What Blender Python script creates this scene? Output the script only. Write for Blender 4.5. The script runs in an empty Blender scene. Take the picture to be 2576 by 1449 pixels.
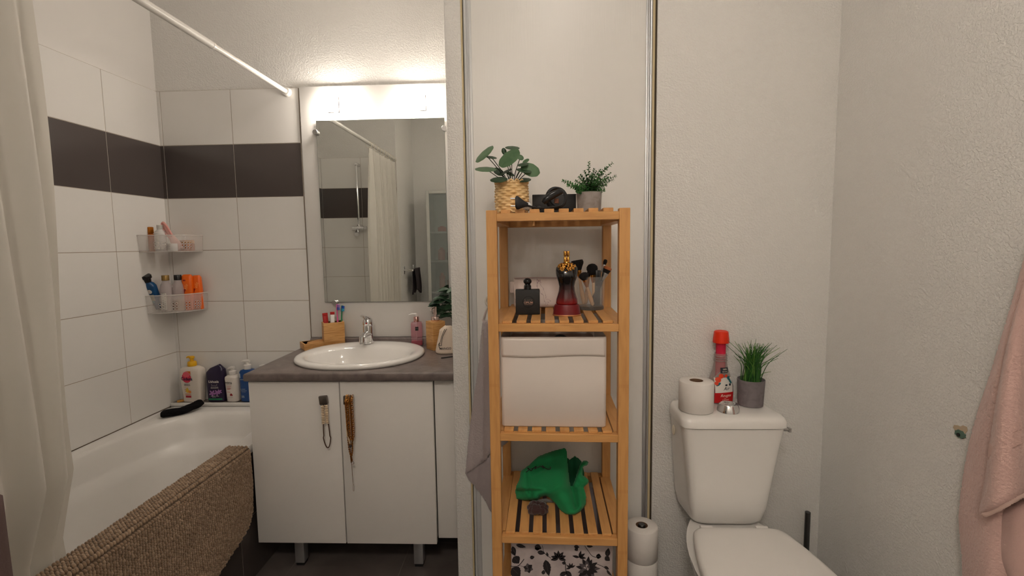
import bpy, bmesh, math, random
from math import sin, cos, pi, sqrt, atan2, radians
from mathutils import Vector, Matrix, noise
random.seed(7)
S = bpy.context.scene
C = S.collection

# ------------------------------------------------------------------ camera
F, CXP, CYP = 1216.15, 1288.0, 724.5
PITCH, YAW, ROLL = .0907554, -.0382770, -.0142929
CAM = Vector((0, 0, 1.30))
def cam_axes():
    cp, sp, cy, sy = cos(PITCH), sin(PITCH), cos(YAW), sin(YAW)
    f = Vector((sy * cp, cy * cp, -sp)); r = Vector((cy, -sy, 0)); u = r.cross(f)
    cr, sr = cos(ROLL), sin(ROLL)
    return r * cr + u * sr, -r * sr + u * cr, f
RX, UY, FW = cam_axes()
cd = bpy.data.cameras.new('camera'); cam = bpy.data.objects.new('camera', cd); C.objects.link(cam)
cam.matrix_world = Matrix(((RX.x, UY.x, -FW.x, CAM.x), (RX.y, UY.y, -FW.y, CAM.y), (RX.z, UY.z, -FW.z, CAM.z), (0, 0, 0, 1)))
cd.sensor_width = 36; cd.sensor_fit = 'HORIZONTAL'; cd.lens = F / 2576 * 36; cd.clip_start = .01
S.camera = cam
def at(x, y, X=None, Y=None, Z=None):
    """surveyed point: photo pixel -> point on the plane X=, Y= or Z= it lies on"""
    d = FW + RX * ((x - CXP) / F) - UY * ((y - CYP) / F)
    i, v = (0, X) if X is not None else (1, Y) if Y is not None else (2, Z)
    return CAM + d * ((v - CAM[i]) / d[i])

# ------------------------------------------------------------------ light
w = bpy.data.worlds.new('world'); S.world = w; w.use_nodes = True
w.node_tree.nodes['Background'].inputs[0].default_value = (1, .93, .85, 1)
w.node_tree.nodes['Background'].inputs[1].default_value = .02
S.view_settings.view_transform = 'Standard'; S.view_settings.look = 'None'
S.view_settings.gamma = 1; S.view_settings.use_curve_mapping = False
S.view_settings.exposure = 1.6
CEIL = 2.55
CEIL_LAMP = (0.13, 0.80, 2.37)
CEIL_EMIT, WALL_EMIT, FILL_EMIT = 17.0, 24.0, 16.0

# ------------------------------------------------------------------ node helpers
def mat(name, col, rough=.5, metal=0, bump=None, var=None, spec=.5, trans=0, ior=1.45, emit=None, sss=0, alpha=1, coat=0, sheen=0, mottle=None):
    """bump=(kind, scale, strength, distance[, stretch]); var=(colour2, scale, detail, stretch, low, high)"""
    m = bpy.data.materials.new(name); m.use_nodes = True
    nt = m.node_tree; n = nt.nodes; L = nt.links; b = n['Principled BSDF']
    b.inputs['Base Color'].default_value = (*col, 1); b.inputs['Roughness'].default_value = rough
    b.inputs['Metallic'].default_value = metal; b.inputs['Specular IOR Level'].default_value = spec
    b.inputs['Transmission Weight'].default_value = trans; b.inputs['IOR'].default_value = ior
    b.inputs['Subsurface Weight'].default_value = sss; b.inputs['Alpha'].default_value = alpha
    b.inputs['Coat Weight'].default_value = coat; b.inputs['Sheen Weight'].default_value = sheen
    if emit:
        b.inputs['Emission Color'].default_value = (*emit[0], 1); b.inputs['Emission Strength'].default_value = emit[1]
    tc = n.new('ShaderNodeTexCoord')
    def mapped(stretch):
        mp = n.new('ShaderNodeMapping'); mp.inputs['Scale'].default_value = stretch
        L.new(tc.outputs['Object'], mp.inputs['Vector']); return mp.outputs[0]
    if var:
        c2, sc, det, st, lo, hi = var
        t = n.new('ShaderNodeTexNoise'); t.inputs['Scale'].default_value = sc; t.inputs['Detail'].default_value = det
        t.inputs['Distortion'].default_value = .6
        L.new(mapped(st), t.inputs['Vector'])
        r = n.new('ShaderNodeValToRGB'); r.color_ramp.elements[0].position = lo; r.color_ramp.elements[1].position = hi
        r.color_ramp.elements[0].color = (*col, 1); r.color_ramp.elements[1].color = (*c2, 1)
        L.new(t.outputs['Fac'], r.inputs[0]); L.new(r.outputs[0], b.inputs['Base Color'])
    if bump:
        k, sc, stg, dist = bump[:4]; st = bump[4] if len(bump) > 4 else (1, 1, 1)
        if k == 'voronoi':
            t = n.new('ShaderNodeTexVoronoi'); t.feature = 'SMOOTH_F1'; t.inputs['Scale'].default_value = sc; out = t.outputs['Distance']
        elif k == 'wave':
            t = n.new('ShaderNodeTexWave'); t.inputs['Scale'].default_value = sc; t.inputs['Distortion'].default_value = 5
            t.inputs['Detail'].default_value = 3; t.inputs['Detail Scale'].default_value = 1.2; out = t.outputs['Fac']
        else:
            t = n.new('ShaderNodeTexNoise'); t.inputs['Scale'].default_value = sc; t.inputs['Detail'].default_value = 4
            t.inputs['Roughness'].default_value = .55
            if k == 'plaster': t.inputs['Detail'].default_value = 2.0; t.inputs['Distortion'].default_value = .25
            out = t.outputs['Fac']
        L.new(mapped(st), t.inputs['Vector'])
        if k == 'plaster':
            r = n.new('ShaderNodeValToRGB'); r.color_ramp.elements[0].position = .40; r.color_ramp.elements[1].position = .62
            r.color_ramp.interpolation = 'EASE'; L.new(out, r.inputs[0]); out = r.outputs[0]
        bp = n.new('ShaderNodeBump'); bp.inputs['Strength'].default_value = stg; bp.inputs['Distance'].default_value = dist
        L.new(out, bp.inputs['Height']); L.new(bp.outputs[0], b.inputs['Normal'])
    return m

def sc(r, g, b):
    f = lambda c: (c / 255 / 12.92) if c / 255 <= .04045 else ((c / 255 + .055) / 1.055) ** 2.4
    return (f(r), f(g), f(b))

ONE = (1, 1, 1)
PLASTER = mat('rough_plaster', (.83, .81, .775), .8, bump=('plaster', 165, .5, .0020), spec=.2)
PAINT = mat('smooth_paint', (.83, .80, .765), .35, bump=('noise', 60, .05, .002))
CEILM = mat('ceiling_paint', (.86, .84, .81), .9, bump=('plaster', 75, .4, .003))
TILEW = mat('white_glazed_tile', (.83, .805, .77), .13, bump=('noise', 9, .12, .006))
TILED = mat('charcoal_glazed_tile', sc(86, 78, 75), .2, bump=('noise', 9, .10, .006))
GROUT = mat('grout', sc(172, 155, 138), .9)
GROUTW = mat('pale_grout', sc(205, 195, 182), .9)
FLOORM = mat('dark_floor_tile', sc(92, 84, 80), .45, var=(sc(108, 99, 94), 6, 5, ONE, .4, .7), bump=('noise', 90, .15, .001))
DOORM = mat('grained_white_door', (.80, .78, .745), .33, bump=('noise', 26, .22, .0012, (12, 12, .45)))
WHITE_LAM = mat('white_laminate', (.82, .785, .745), .4, bump=('noise', 220, .08, .0004))
BOARD = mat('white_board', (.78, .755, .72), .38)
ALU = mat('brushed_aluminium', sc(205, 206, 208), .34, metal=.85)
ALUG = mat('grey_frame_profile', sc(205, 205, 205), .35, metal=.1)
JAMB = mat('yellowish_jamb', sc(214, 196, 156), .7, bump=('noise', 60, .3, .001, (1, 1, .1)))
JAMBD = mat('dark_gap_jamb', sc(70, 58, 42), .8)
CERAM = mat('white_ceramic', (.86, .835, .80), .08, coat=.4)
ACRYL = mat('white_acrylic', (.86, .83, .79), .28, coat=.05)
SEATM = mat('white_seat_plastic', (.83, .80, .765), .3)
CHROME = mat('chrome', (.82, .82, .83), .08, metal=1)
CHROMEB = mat('brushed_chrome', (.55, .54, .53), .3, metal=1)
STEELD = mat('dark_steel', (.12, .12, .12), .28, metal=1)
NICKEL = mat('grey_nickel', sc(125, 118, 112), .35, metal=.9)
MIRROR = mat('mirror_silver', (.91, .93, .90), .0, metal=1)
MEDGE = mat('mirror_glass_edge', sc(70, 90, 80), .1)
wood_c, wood_d = (.66, .34, .115), (.52, .245, .075)
WOODX = mat('birch_wood_across', wood_c, .42, var=(wood_d, 9, 6, (1, 9, 9), .45, .8), bump=('noise', 70, .12, .001, (.1, 1, 1)))
WOODY = mat('birch_wood_deep', wood_c, .38, var=(wood_d, 9, 6, (9, 1, 9), .45, .8), bump=('noise', 70, .12, .001, (1, .1, 1)))
WOODZ = mat('birch_wood_upright', wood_c, .38, var=(wood_d, 9, 6, (9, 9, 1), .45, .8), bump=('noise', 70, .12, .001, (1, 1, .1)))
WOODK = mat('wood_knot', sc(96, 50, 24), .5)
BAMBOO = mat("bamboo", (.66, .36, .13), .4, var=((.50, .245, .07), 14, 7, (1.2, 1.2, 16), .42, .62), bump=("noise", 60, .2, .001, (.2, .2, 2)))
WORKTOP = mat('grey_stone_laminate', sc(128, 116, 111), .36, var=(sc(100, 89, 86), 22, 10, ONE, .35, .68), bump=('noise', 160, .15, .0006))
BLACKG = mat('gloss_black_plastic', (.012, .011, .012), .22)
BLACKM = mat('matt_black_plastic', (.014, .013, .014), .55)
BLACKC = mat('black_cloth', (.008, .007, .008), .95, bump=('noise', 260, .8, .002), spec=.15)
def plastic(name, r, g, b, rough=.3, **k): return mat(name, sc(r, g, b), rough, **k)
LABELW = plastic('paper_white', 232, 226, 218, .5)

# ------------------------------------------------------------------ mesh builder
class B:
    def __init__(s): s.v = []; s.f = []; s.m = []; s.mi = 0
    def add(s, vs, fs, M=None):
        o = len(s.v)
        s.v += [tuple(M @ Vector(v)) if M else tuple(v) for v in vs]
        s.f += [tuple(o + i for i in f) for f in fs]; s.m += [s.mi] * len(fs); return s
    def box(s, x0, x1, y0, y1, z0, z1, bev=0, seg=2, M=None):
        bm = bmesh.new(); bmesh.ops.create_cube(bm, size=1)
        for v in bm.verts:
            v.co = ((x0 + x1) / 2 + v.co.x * (x1 - x0), (y0 + y1) / 2 + v.co.y * (y1 - y0), (z0 + z1) / 2 + v.co.z * (z1 - z0))
        if bev: bmesh.ops.bevel(bm, geom=bm.edges[:], offset=bev, segments=seg, profile=.5, affect='EDGES')
        bm.verts.index_update()
        s.add([v.co[:] for v in bm.verts], [[v.index for v in f.verts] for f in bm.faces], M); bm.free(); return s
    def grid(s, fn, nu, nv, closeu=False, closev=False):
        vs = [fn(i / (nu if closeu else nu - 1), j / (nv if closev else nv - 1)) for j in range(nv) for i in range(nu)]
        fs = []
        for j in range(nv if closev else nv - 1):
            for i in range(nu if closeu else nu - 1):
                a, b2 = i, (i + 1) % nu; c, d = j, (j + 1) % nv
                fs.append((c * nu + a, c * nu + b2, d * nu + b2, d * nu + a))
        return s.add(vs, fs)
    def loft(s, rings, cap0=True, cap1=True):
        n = len(rings[0]); vs = [p for r in rings for p in r]; fs = []
        for j in range(len(rings) - 1):
            for i in range(n):
                k = (i + 1) % n; fs.append((j * n + i, j * n + k, (j + 1) * n + k, (j + 1) * n + i))
        if cap0: fs.append(tuple(range(n - 1, -1, -1)))
        if cap1: fs.append(tuple((len(rings) - 1) * n + i for i in range(n)))
        return s.add(vs, fs)
    def lathe(s, prof, c=(0, 0, 0), seg=32, M=None, cap=True):
        T = Matrix.Translation(c); T = T @ M if M else T
        rings = [[tuple(T @ Vector((r * cos(2 * pi * i / seg), r * sin(2 * pi * i / seg), z))) for i in range(seg)] for r, z in prof]
        return s.loft(rings, cap, cap)
    def sel(s, prof, c=(0, 0, 0), seg=40, M=None, cap=True):
        """prof rows (z, a, b, n[, dx, dy]): stack of superellipses"""
        T = Matrix.Translation(c); T = T @ M if M else T
        rings = []
        for p in prof:
            z, a, b2, n = p[:4]; dx, dy = (p[4], p[5]) if len(p) > 4 else (0, 0)
            rings.append([tuple(T @ Vector((dx + a * spow(cos(2 * pi * i / seg), 2 / n), dy + b2 * spow(sin(2 * pi * i / seg), 2 / n), z))) for i in range(seg)])
        return s.loft(rings, cap, cap)
    def tube(s, pts, r, seg=8, closed=False, cap=True):
        pts = [Vector(p) for p in pts]; n = len(pts); rings = []; up = None
        for i, p in enumerate(pts):
            a = pts[(i - 1) % n] if (closed or i) else p; b2 = pts[(i + 1) % n] if (closed or i < n - 1) else p
            t = (b2 - a).normalized()
            if up is None: up = t.orthogonal().normalized()
            up = (up - t * up.dot(t)).normalized(); q = t.cross(up); rr = r[i] if isinstance(r, (list, tuple)) else r
            rings.append([tuple(p + (up * cos(2 * pi * k / seg) + q * sin(2 * pi * k / seg)) * rr) for k in range(seg)])
        if closed: rings.append(rings[0]); return s.loft(rings, False, False)
        return s.loft(rings, cap, cap)
    def cyl(s, p0, p1, r, r1=None, seg=20): return s.tube([p0, p1], [r, r if r1 is None else r1], seg)
    def ball(s, c, r, seg=16, rings=10, M=None):
        if not isinstance(r, (list, tuple)): r = (r, r, r)
        T = Matrix.Translation(c); T = T @ M if M else T
        vs = [(0, 0, r[2])]; fs = []
        for j in range(1, rings):
            t = pi * j / rings
            for i in range(seg): a = 2 * pi * i / seg; vs.append((r[0] * sin(t) * cos(a), r[1] * sin(t) * sin(a), r[2] * cos(t)))
        vs.append((0, 0, -r[2])); e = len(vs) - 1
        for i in range(seg):
            k = (i + 1) % seg; fs.append((0, 1 + i, 1 + k)); fs.append((e, e - seg + k, e - seg + i))
            for j in range(rings - 2): a = 1 + j * seg; fs.append((a + i, a + seg + i, a + seg + k, a + k))
        return s.add([tuple(T @ Vector(v)) for v in vs], fs)
    def poly(s, pts, M=None): return s.add(pts, [tuple(range(len(pts)))], M)
    def prism(s, outline, fn0, fn1):
        """closed outline of 2-D points, fn maps to both caps"""
        a = [fn0(*p) for p in outline]; b2 = [fn1(*p) for p in outline]; return s.loft([a, b2])
    def build(s, name, mats, parent=None, ang=40, label=None, world=False, flat=False):
        me = bpy.data.meshes.new(name)
        off = Vector(parent['_o']) if (world and parent) else Vector((0, 0, 0))
        me.from_pydata([tuple(Vector(v) - off) for v in s.v], [], s.f)
        if not isinstance(mats, (list, tuple)): mats = [mats]
        for m in mats: me.materials.append(m)
        me.polygons.foreach_set('material_index', s.m)
        bm = bmesh.new(); bm.from_mesh(me); bmesh.ops.remove_doubles(bm, verts=bm.verts, dist=1e-6)
        bmesh.ops.recalc_face_normals(bm, faces=bm.faces); bm.to_mesh(me); bm.free()
        if not flat:
            me.polygons.foreach_set('use_smooth', [True] * len(me.polygons)); me.set_sharp_from_angle(angle=radians(ang))
        o = bpy.data.objects.new(name, me); C.objects.link(o)
        if parent: o.parent = parent
        if label: o['label'] = label
        return o
def spow(x, e): return math.copysign(abs(x) ** e, x)
def cr(pts, per=8, closed=False):
    """Catmull-Rom through pts"""
    P = [Vector(p) for p in pts]; n = len(P); out = []
    for i in range(n if closed else n - 1):
        g = lambda k: P[k % n] if closed else P[max(0, min(n - 1, k))]
        a, b2, c, d = g(i - 1), g(i), g(i + 1), g(i + 2)
        for k in range(per):
            t = k / per
            out.append(.5 * ((2 * b2) + (c - a) * t + (2 * a - 5 * b2 + 4 * c - d) * t * t + (3 * b2 - a - 3 * c + d) * t ** 3))
    if not closed: out.append(P[-1])
    return out
def tag(o, label, cat, group=None, kind=None):
    o['label'] = label; o['category'] = cat
    if group: o['group'] = group
    if kind: o['kind'] = kind
    return o
def thing(name, label, cat, loc=(0, 0, 0), rz=0, group=None, rot=None):
    o = bpy.data.objects.new(name, None); C.objects.link(o); o.location = loc; o.rotation_euler = rot or (0, 0, rz)
    o['_o'] = list(loc); o.empty_display_size = .02
    return tag(o, label, cat, group)
def struct(name, b, mats, parent=None, ang=40, label=None):
    o = b.build(name, mats, parent, ang)
    o['kind'] = 'structure'
    if label: o['label'] = label
    return o
def kids(o): return [c for c in bpy.data.objects if c.parent == o]
def copy_thing(o, loc, rz=None, label=None):
    r = o.copy(); C.objects.link(r); r.location = loc; r['_o'] = list(loc)
    if rz is not None: r.rotation_euler = (0, 0, rz)
    if label: r['label'] = label
    for c in kids(o):
        d = c.copy(); C.objects.link(d); d.parent = r
        for g in kids(c): e = g.copy(); C.objects.link(e); e.parent = d
    return r
def text_polys(s, size, align='CENTER', shear=0, bold=0, space=1.0):
    cu = bpy.data.curves.new('t', 'FONT'); cu.body = s; cu.size = size; cu.align_x = align; cu.align_y = 'CENTER'
    cu.shear = shear; cu.offset = bold * size; cu.space_character = space; cu.resolution_u = 3
    o = bpy.data.objects.new('t', cu); C.objects.link(o)
    bpy.context.view_layer.update()
    me = bpy.data.meshes.new_from_object(o.evaluated_get(bpy.context.evaluated_depsgraph_get()))
    vs = [tuple(v.co) for v in me.vertices]; fs = [tuple(p.vertices) for p in me.polygons]
    bpy.data.objects.remove(o); bpy.data.curves.remove(cu); bpy.data.meshes.remove(me)
    return vs, fs
class Skin:
    """front (-Y) surface of a stacked-superellipse body, so that labels follow it"""
    def __init__(s, prof): s.p = sorted([(q + (0, 0))[:6] if len(q) == 4 else q for q in prof], key=lambda q: q[0])
    def y(s, x, z):
        p = s.p; z = max(p[0][0], min(p[-1][0], z))
        for a, b2 in zip(p, p[1:]):
            if a[0] <= z <= b2[0]:
                t = (z - a[0]) / max(1e-9, b2[0] - a[0]); q = [a[i] + (b2[i] - a[i]) * t for i in range(6)]; break
        u = min(.999, abs((x - q[4]) / max(1e-6, q[1])))
        return q[5] - q[2] * (1 - u ** q[3]) ** (1 / q[3])
    def text(s, b, txt, x, z, size, off=.0005, rot=0, **k):
        vs, fs = text_polys(txt, size, **k)
        c, sn = cos(rot), sin(rot)
        vs = [(x + v[0] * c - v[1] * sn, z + v[0] * sn + v[1] * c) for v in vs]
        b.add([(p[0], s.y(*p) - off, p[1]) for p in vs], fs)
    def rect(s, b, x0, x1, z0, z1, off=.0003, n=10, m=6):
        b.grid(lambda u, v: ((x0 + (x1 - x0) * u), s.y(x0 + (x1 - x0) * u, z0 + (z1 - z0) * v) - off, z0 + (z1 - z0) * v), n, m)
    def disc(s, b, x, z, r, off=.0004, rx=None, ang=0):
        rx = rx or r
        def fn(u, v):
            px, pz = rx * v * cos(2 * pi * u), r * v * sin(2 * pi * u)
            px, pz = x + px * cos(ang) - pz * sin(ang), z + px * sin(ang) + pz * cos(ang)
            return (px, s.y(px, pz) - off, pz)
        b.grid(fn, 20, 5, closeu=True)
    def tri(s, b, pts, off=.0004):
        b.add([(x, s.y(x, z) - off, z) for x, z in pts], [tuple(range(len(pts)))])

# ------------------------------------------------------------------ the room shell
XL, YB, XW, YE, XR, YC, YF = -1.785, 2.33, -1.13, .45, 1.008, 1.665, -.15
PXL, PXR, DXR = -.276, -.2215, .421
B_ = B
b = B().box(-1.9, 1.2, -1.05, 2.45, -.06, 0)
fl = struct('floor', b, FLOORM)
# floor joints
b = B()
for x in (-.985, -.535, -.085, .365, .815): b.box(x - .0015, x + .0015, YF, YB, 0, .0006)
for y in (.2, .65, 1.1, 1.55, 2.0): b.box(XW, XR, y - .0015, y + .0015, 0, .0006)
struct('floor_joints', b, mat('floor_grout', sc(120, 112, 106), .9), fl)
struct('ceiling', B().box(-1.9, 1.2, -1.05, 2.45, CEIL, CEIL + .06), CEILM)
wl = struct('wall_left', B().box(XL - .1, XL, YE - .1, YB + .1, 0, CEIL), PAINT)
wb = struct('wall_back', B().box(XL - .1, PXR, YB, YB + .1, 0, CEIL), PLASTER)
struct('wall_partition', B().box(PXL, PXR, YC, YB, 0, CEIL, .003), PLASTER)
struct('wall_closet_back', B().box(PXR, DXR + .02, 2.27, 2.37, 0, CEIL), PAINT)
struct('wall_right_of_closet', B().box(DXR + .003, XR + .1, YC, YC + .12, 0, CEIL, .002), PLASTER)
wr = struct('wall_right', B().box(XR, XR + .1, -1.05, YC + .12, 0, CEIL), PLASTER)
struct('wall_closet_header', B().box(PXR, DXR + .007, YC + .001, YC + .09, 2.42, CEIL), PLASTER)
struct('wall_tub_end', B().box(XL, XW, YE - .1, YE, 0, CEIL), PLASTER)
struct('wall_side', B().box(XW - .1, XW, YF - .1, YE - .1, 0, CEIL), PLASTER)
struct('wall_front', B().box(XW, -.45, YF - .1, YF, 0, CEIL), PLASTER)
struct('wall_entry_left', B().box(-.55, -.45, -1.05, YF - .1, 0, CEIL), PLASTER)
struct('wall_entry_back', B().box(-.45, XR, -1.15, -1.05, 0, CEIL), PLASTER)

# wall tiles: real tiles on a bed of grout
ZR = [.5278, .785, 1.038, 1.2905, 1.543, 1.795, 2.05]
def tiles(parent, plane, spans, rows, name='wall_tiles'):
    b = B(); g = .0011
    for j in range(len(rows) - 1):
        dark = abs(rows[j] - 1.543) < .01
        for a, c in spans:
            b.mi = 1 if dark else 0
            z0, z1 = rows[j] + g, rows[j + 1] - g
            if plane == 'X': b.box(XL + .0035, XL + .0082, a + g, c - g, z0, z1, .0009, 1)
            elif plane == 'Y': b.box(a + g, c - g, YB - .0082, YB - .0035, z0, z1, .0009, 1)
            else: b.box(a + g, c - g, YE + .0035, YE + .0082, z0, z1, .0009, 1)
        b.mi = 3 if dark else 2
        a, c = min(s[0] for s in spans), max(s[1] for s in spans); z0, z1 = rows[j], rows[j + 1]
        if plane == 'X': b.box(XL, XL + .0068, a, c, z0, z1)
        elif plane == 'Y': b.box(a, c, YB - .0068, YB, z0, z1)
        else: b.box(a, c, YE, YE + .0068, z0, z1)
    return struct(name, b, [TILEW, TILED, GROUT, GROUTW], parent, 30)
ys = [2.322, 2.02, 1.675, 1.33, .985, .64, YE + .008]
tiles(wl, 'X', [(ys[i + 1], ys[i]) for i in range(len(ys) - 1)], ZR)
rows_b = ZR
tiles(wb, 'Y', [(XL, -1.762), (-1.762, -1.418), (-1.418, -1.088)], rows_b)
te = [o for o in bpy.data.objects if o.name == 'wall_tub_end'][0]
tiles(te, 'E', [(XL + .008, -1.435), (-1.435, XW)], ZR)
# baseboards
bbm = mat('baseboard_white', (.78, .75, .71), .4)
struct('baseboard_partition', B().box(PXL - .001, PXR + .0, YC - .012, YC, 0, .07, .003), bbm)
struct('baseboard_back', B().box(DXR + .01, XR, YC - .012, YC, 0, .07, .003), bbm)
struct('baseboard_right', B().box(XR - .012, XR, YF, YC - .012, 0, .07, .003), bbm)

# closet sliding door, its aluminium side profiles and the raw jamb strips
d = struct('door_1', B().box(PXR + .032, DXR - .028, YC + .004, YC + .024, .02, 2.42), DOORM)
for x0, x1, s in ((PXR + .008, PXR + .034, 1), (DXR - .03, DXR - .012, -1)):
    b = B(); b.box(x0, x1, YC + .0005, YC + .03, .012, 2.42, .002)
    b.cyl(((x0 + (.006 if s > 0 else x1 - x0 - .005)), YC + .001, .012), ((x0 + (.006 if s > 0 else x1 - x0 - .005)), YC + .001, 2.42), .0048, seg=14)
    b.box(x0 + .015 if s > 0 else x0 - .003, x0 + .026 if s > 0 else x0 + .004, YC - .003, YC + .003, .012, 2.42, .001)
    struct('door_frame', b, ALUG if s > 0 else ALU, d)
struct('trim_1', B().box(PXR, PXR + .0055, YC + .001, YC + .04, 0, 2.42), JAMB)
b = B(); b.box(DXR - .011, DXR - .002, YC + .010, YC + .04, 0, 2.42); b.mi = 1; b.box(DXR - .002, DXR + .0065, YC + .006, YC + .04, 0, 2.42)
struct('trim_2', b, [JAMB, JAMBD])

# hole with a green wall plug on the right wall
h = at(2418, 1088, X=XR)
t = thing('wall_plug', 'green plastic wall plug showing in a chipped hole beside the pink towel', 'wall plug', (XR, h.y, h.z))
b = B(); out = []
for i in range(14):
    a = 2 * pi * i / 14; r = .016 * (1 + .35 * sin(3 * a + 1) + .15 * random.random()); out.append((r * cos(a), r * .85 * sin(a) + .004))
b.prism(out, lambda y, z: (-.0012, y, z), lambda y, z: (.001, y, z)); b.build('chipped_plaster', mat('bare_plaster', sc(196, 176, 150), .9), t)
b = B(); out = [(r * cos(a), r * .7 * sin(a)) for r, a in [((.0125 + .002 * (i % 2)), 2 * pi * i / 16) for i in range(16)]]
b.prism(out, lambda y, z: (-.0035, y, z - .004), lambda y, z: (0, y, z - .004)); b.build('collar', plastic('plug_green', 92, 118, 104, .5), t)
b = B().cyl((-.006, .002, -.006), (0, .002, -.006), .004, seg=12); b.build('bore', BLACKM, t)


# ------------------------------------------------------------------ ceiling lamp (above the frame)
t = thing('ceiling_lamp', 'round opal glass ceiling lamp above the middle of the bathroom', 'ceiling lamp', (CEIL_LAMP[0], CEIL_LAMP[1], CEIL))
b = B().lathe([(.05, -.03), (.05, 0)]); b.build('ceiling_rose', ALU, t)
b = B().cyl((0, 0, -.03), (0, 0, -.075), .018); b.build('bulb_socket', ALU, t)
b = B().ball((0, 0, -.115), (.046, .046, .05), 28, 18)
b.build('bulb', mat('lit_bulb', (1, .93, .84), .3, emit=((1, .905, .80), CEIL_EMIT)), t)
t = thing('fill_light', 'added fill light, an unseen glowing disc on the entry ceiling behind the camera', 'ceiling lamp', (-.16, -.62, CEIL))  # unseen fill light, added to brighten surfaces that face the camera
b = B().lathe([(.10, -.01), (.10, 0)], seg=40); b.build('ceiling_rose', ALU, t)
b = B().ball((0, 0, -.035), (.17, .17, .035), 40, 16); b.build('fill_disc', mat('fill_disc_glow', (1, .93, .84), .3, emit=((1, .91, .81), FILL_EMIT)), t)

# ------------------------------------------------------------------ bathtub end ledge, apron
b = B(); b.box(XL + .0085, -1.11, 2.256, YB - .0085, .0, .536); b.mi = 1; b.box(XL + .0085, -1.10, 2.250, 2.266, .528, .5445, .004)
b.mi = 2; b.box(XL + .0085, -1.11, 2.265, YB - .0085, .536, .5425)
struct('trim_3', b, [TILEW, BOARD, mat('grey_ledge_tile', sc(140, 130, 122), .5)])
b = B(); yj = [.452, .64, .99, 1.345, 1.697, 2.04, 2.25]
for i in range(6):
    for z0, z1 in ((.0, .25), (.25, .497)): b.box(-1.113, -1.104, yj[i] + .001, yj[i + 1] - .001, z0 + .001, z1 - .001, .0008, 1)
b.mi = 1; b.box(-1.135, -1.1055, .452, 2.25, 0, .497)
struct('wall_tub_apron', b, [mat('charcoal_apron_tile', sc(72, 64, 61), .35, bump=('noise', 60, .1, .001)), GROUTW])
# ------------------------------------------------------------------ bathtub
def se(cx, cy, a, bb, n, z, k=128):
    return [(cx + a * spow(cos(2 * pi * i / k), 2 / n), cy + bb * spow(sin(2 * pi * i / k), 2 / n), z) for i in range(k)]
cx, cy = -1.439, 1.353
b = B(); b.loft([se(cx, cy, .333, .893, 40, .497), se(cx, cy, .336, .896, 40, .503), se(cx, cy, .336, .896, 40, .522), se(cx, cy, .333, .893, 34, .5275),
    se(cx - .004, cy, .290, .842, 3.6, .5275), se(cx - .004, cy, .282, .832, 3.5, .524), se(cx - .004, cy, .275, .822, 3.4, .512), se(cx - .005, cy, .269, .812, 3.3, .48),
    se(cx - .006, cy, .262, .800, 3.2, .425), se(cx - .007, cy, .256, .79, 3.1, .408), se(cx - .01, cy, .238, .765, 3.0, .392), se(cx - .01, cy, .230, .75, 3.0, .36),
    se(cx - .01, cy + .01, .215, .70, 3.0, .22), se(cx - .01, cy + .02, .195, .65, 3.0, .155), se(cx - .01, cy + .02, .15, .58, 3.0, .125)], False, True)
o = b.build('bathtub', ACRYL, None, 50); tag(o, 'white acrylic bathtub with smooth rounded rim along the tiled left wall', 'bathtub')
struct('trim_4', B().box(XL + .008, XL + .0100, YE + .01, 2.25, .527, .5288, .0003, 1), mat('silicone_seal', sc(120, 100, 82), .7))

# ------------------------------------------------------------------ chenille bath mat over the tub rim
t = thing('bath_mat', 'beige chenille bath mat draped over the outer bathtub rim', 'bath mat', (-1.12, 1.2, .53))
def mat_bottom(y): return .162 + max(0, y - 1.48) * .26 + max(0, y - 1.71) ** 2 * 12
def mat_pt(s, y, off):
    """s = distance from the inner edge over the rim and down the outside"""
    top, r = .058, .016; wob = .003 * sin(y * 9) + .0022 * sin(y * 23 + 1)
    if s < top: n = Vector((0, 0, 1)); p = Vector((-1.170 + s, y, .5295))
    elif s < top + r * pi / 2:
        a = (s - top) / r; n = Vector((sin(a), 0, cos(a))); p = Vector((-1.112 + r * sin(a), y, .5135 + r * cos(a)))
    else:
        q = s - top - r * pi / 2; n = Vector((1, 0, 0)); p = Vector((-1.096 + wob * min(1, q * 8) + .004 * sin(y * 14 + q * 20) * min(1, q * 6), y, .5135 - q))
    return p + n * off, n
y0m, y1m = .60, 1.771
LEN = lambda y: .058 + .016 * pi / 2 + .5135 - mat_bottom(y)
b = B(); b.grid(lambda u, v: tuple(mat_pt(u * LEN(y0m + (y1m - y0m) * v), y0m + (y1m - y0m) * v, .002)[0]), 40, 60)
mb = b.build('backing', mat('mat_backing', sc(112, 92, 74), .95), t, world=True)
sm = mb.modifiers.new('thick', 'SOLIDIFY'); sm.thickness = .0025; sm.offset = 0
b = B(); rnd = random.Random(3); y = y0m
while y < y1m:
    s = .002; k = 0; Ln = LEN(y)
    while s < Ln:
        top = s < .07; p, n = mat_pt(s, y + rnd.uniform(-.0009, .0009), .0052 + rnd.uniform(-.001, .0012))
        tq = Vector((0, 1, 0)); sd = n.cross(tq).normalized()
        M = Matrix((( sd.x, tq.x, n.x), (sd.y, tq.y, n.y), (sd.z, tq.z, n.z))).to_4x4()
        rr = rnd.uniform(.9, 1.12); b.mi = rnd.choice((0, 0, 1, 1, 2))
        b.ball(p, (.0050 * rr * (1.75 if top else 1.30), .0042 * rr, .0056 * rr), 8, 5, M @ Matrix.Rotation(.45 if top else rnd.uniform(-.3, .3), 4, 'Z') @ Matrix.Rotation(rnd.uniform(-.3, .3), 4, 'Y'))
        s += .0122 if top else .0074
        if .055 < s < .064 : s += .003
    y += .0096
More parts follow.
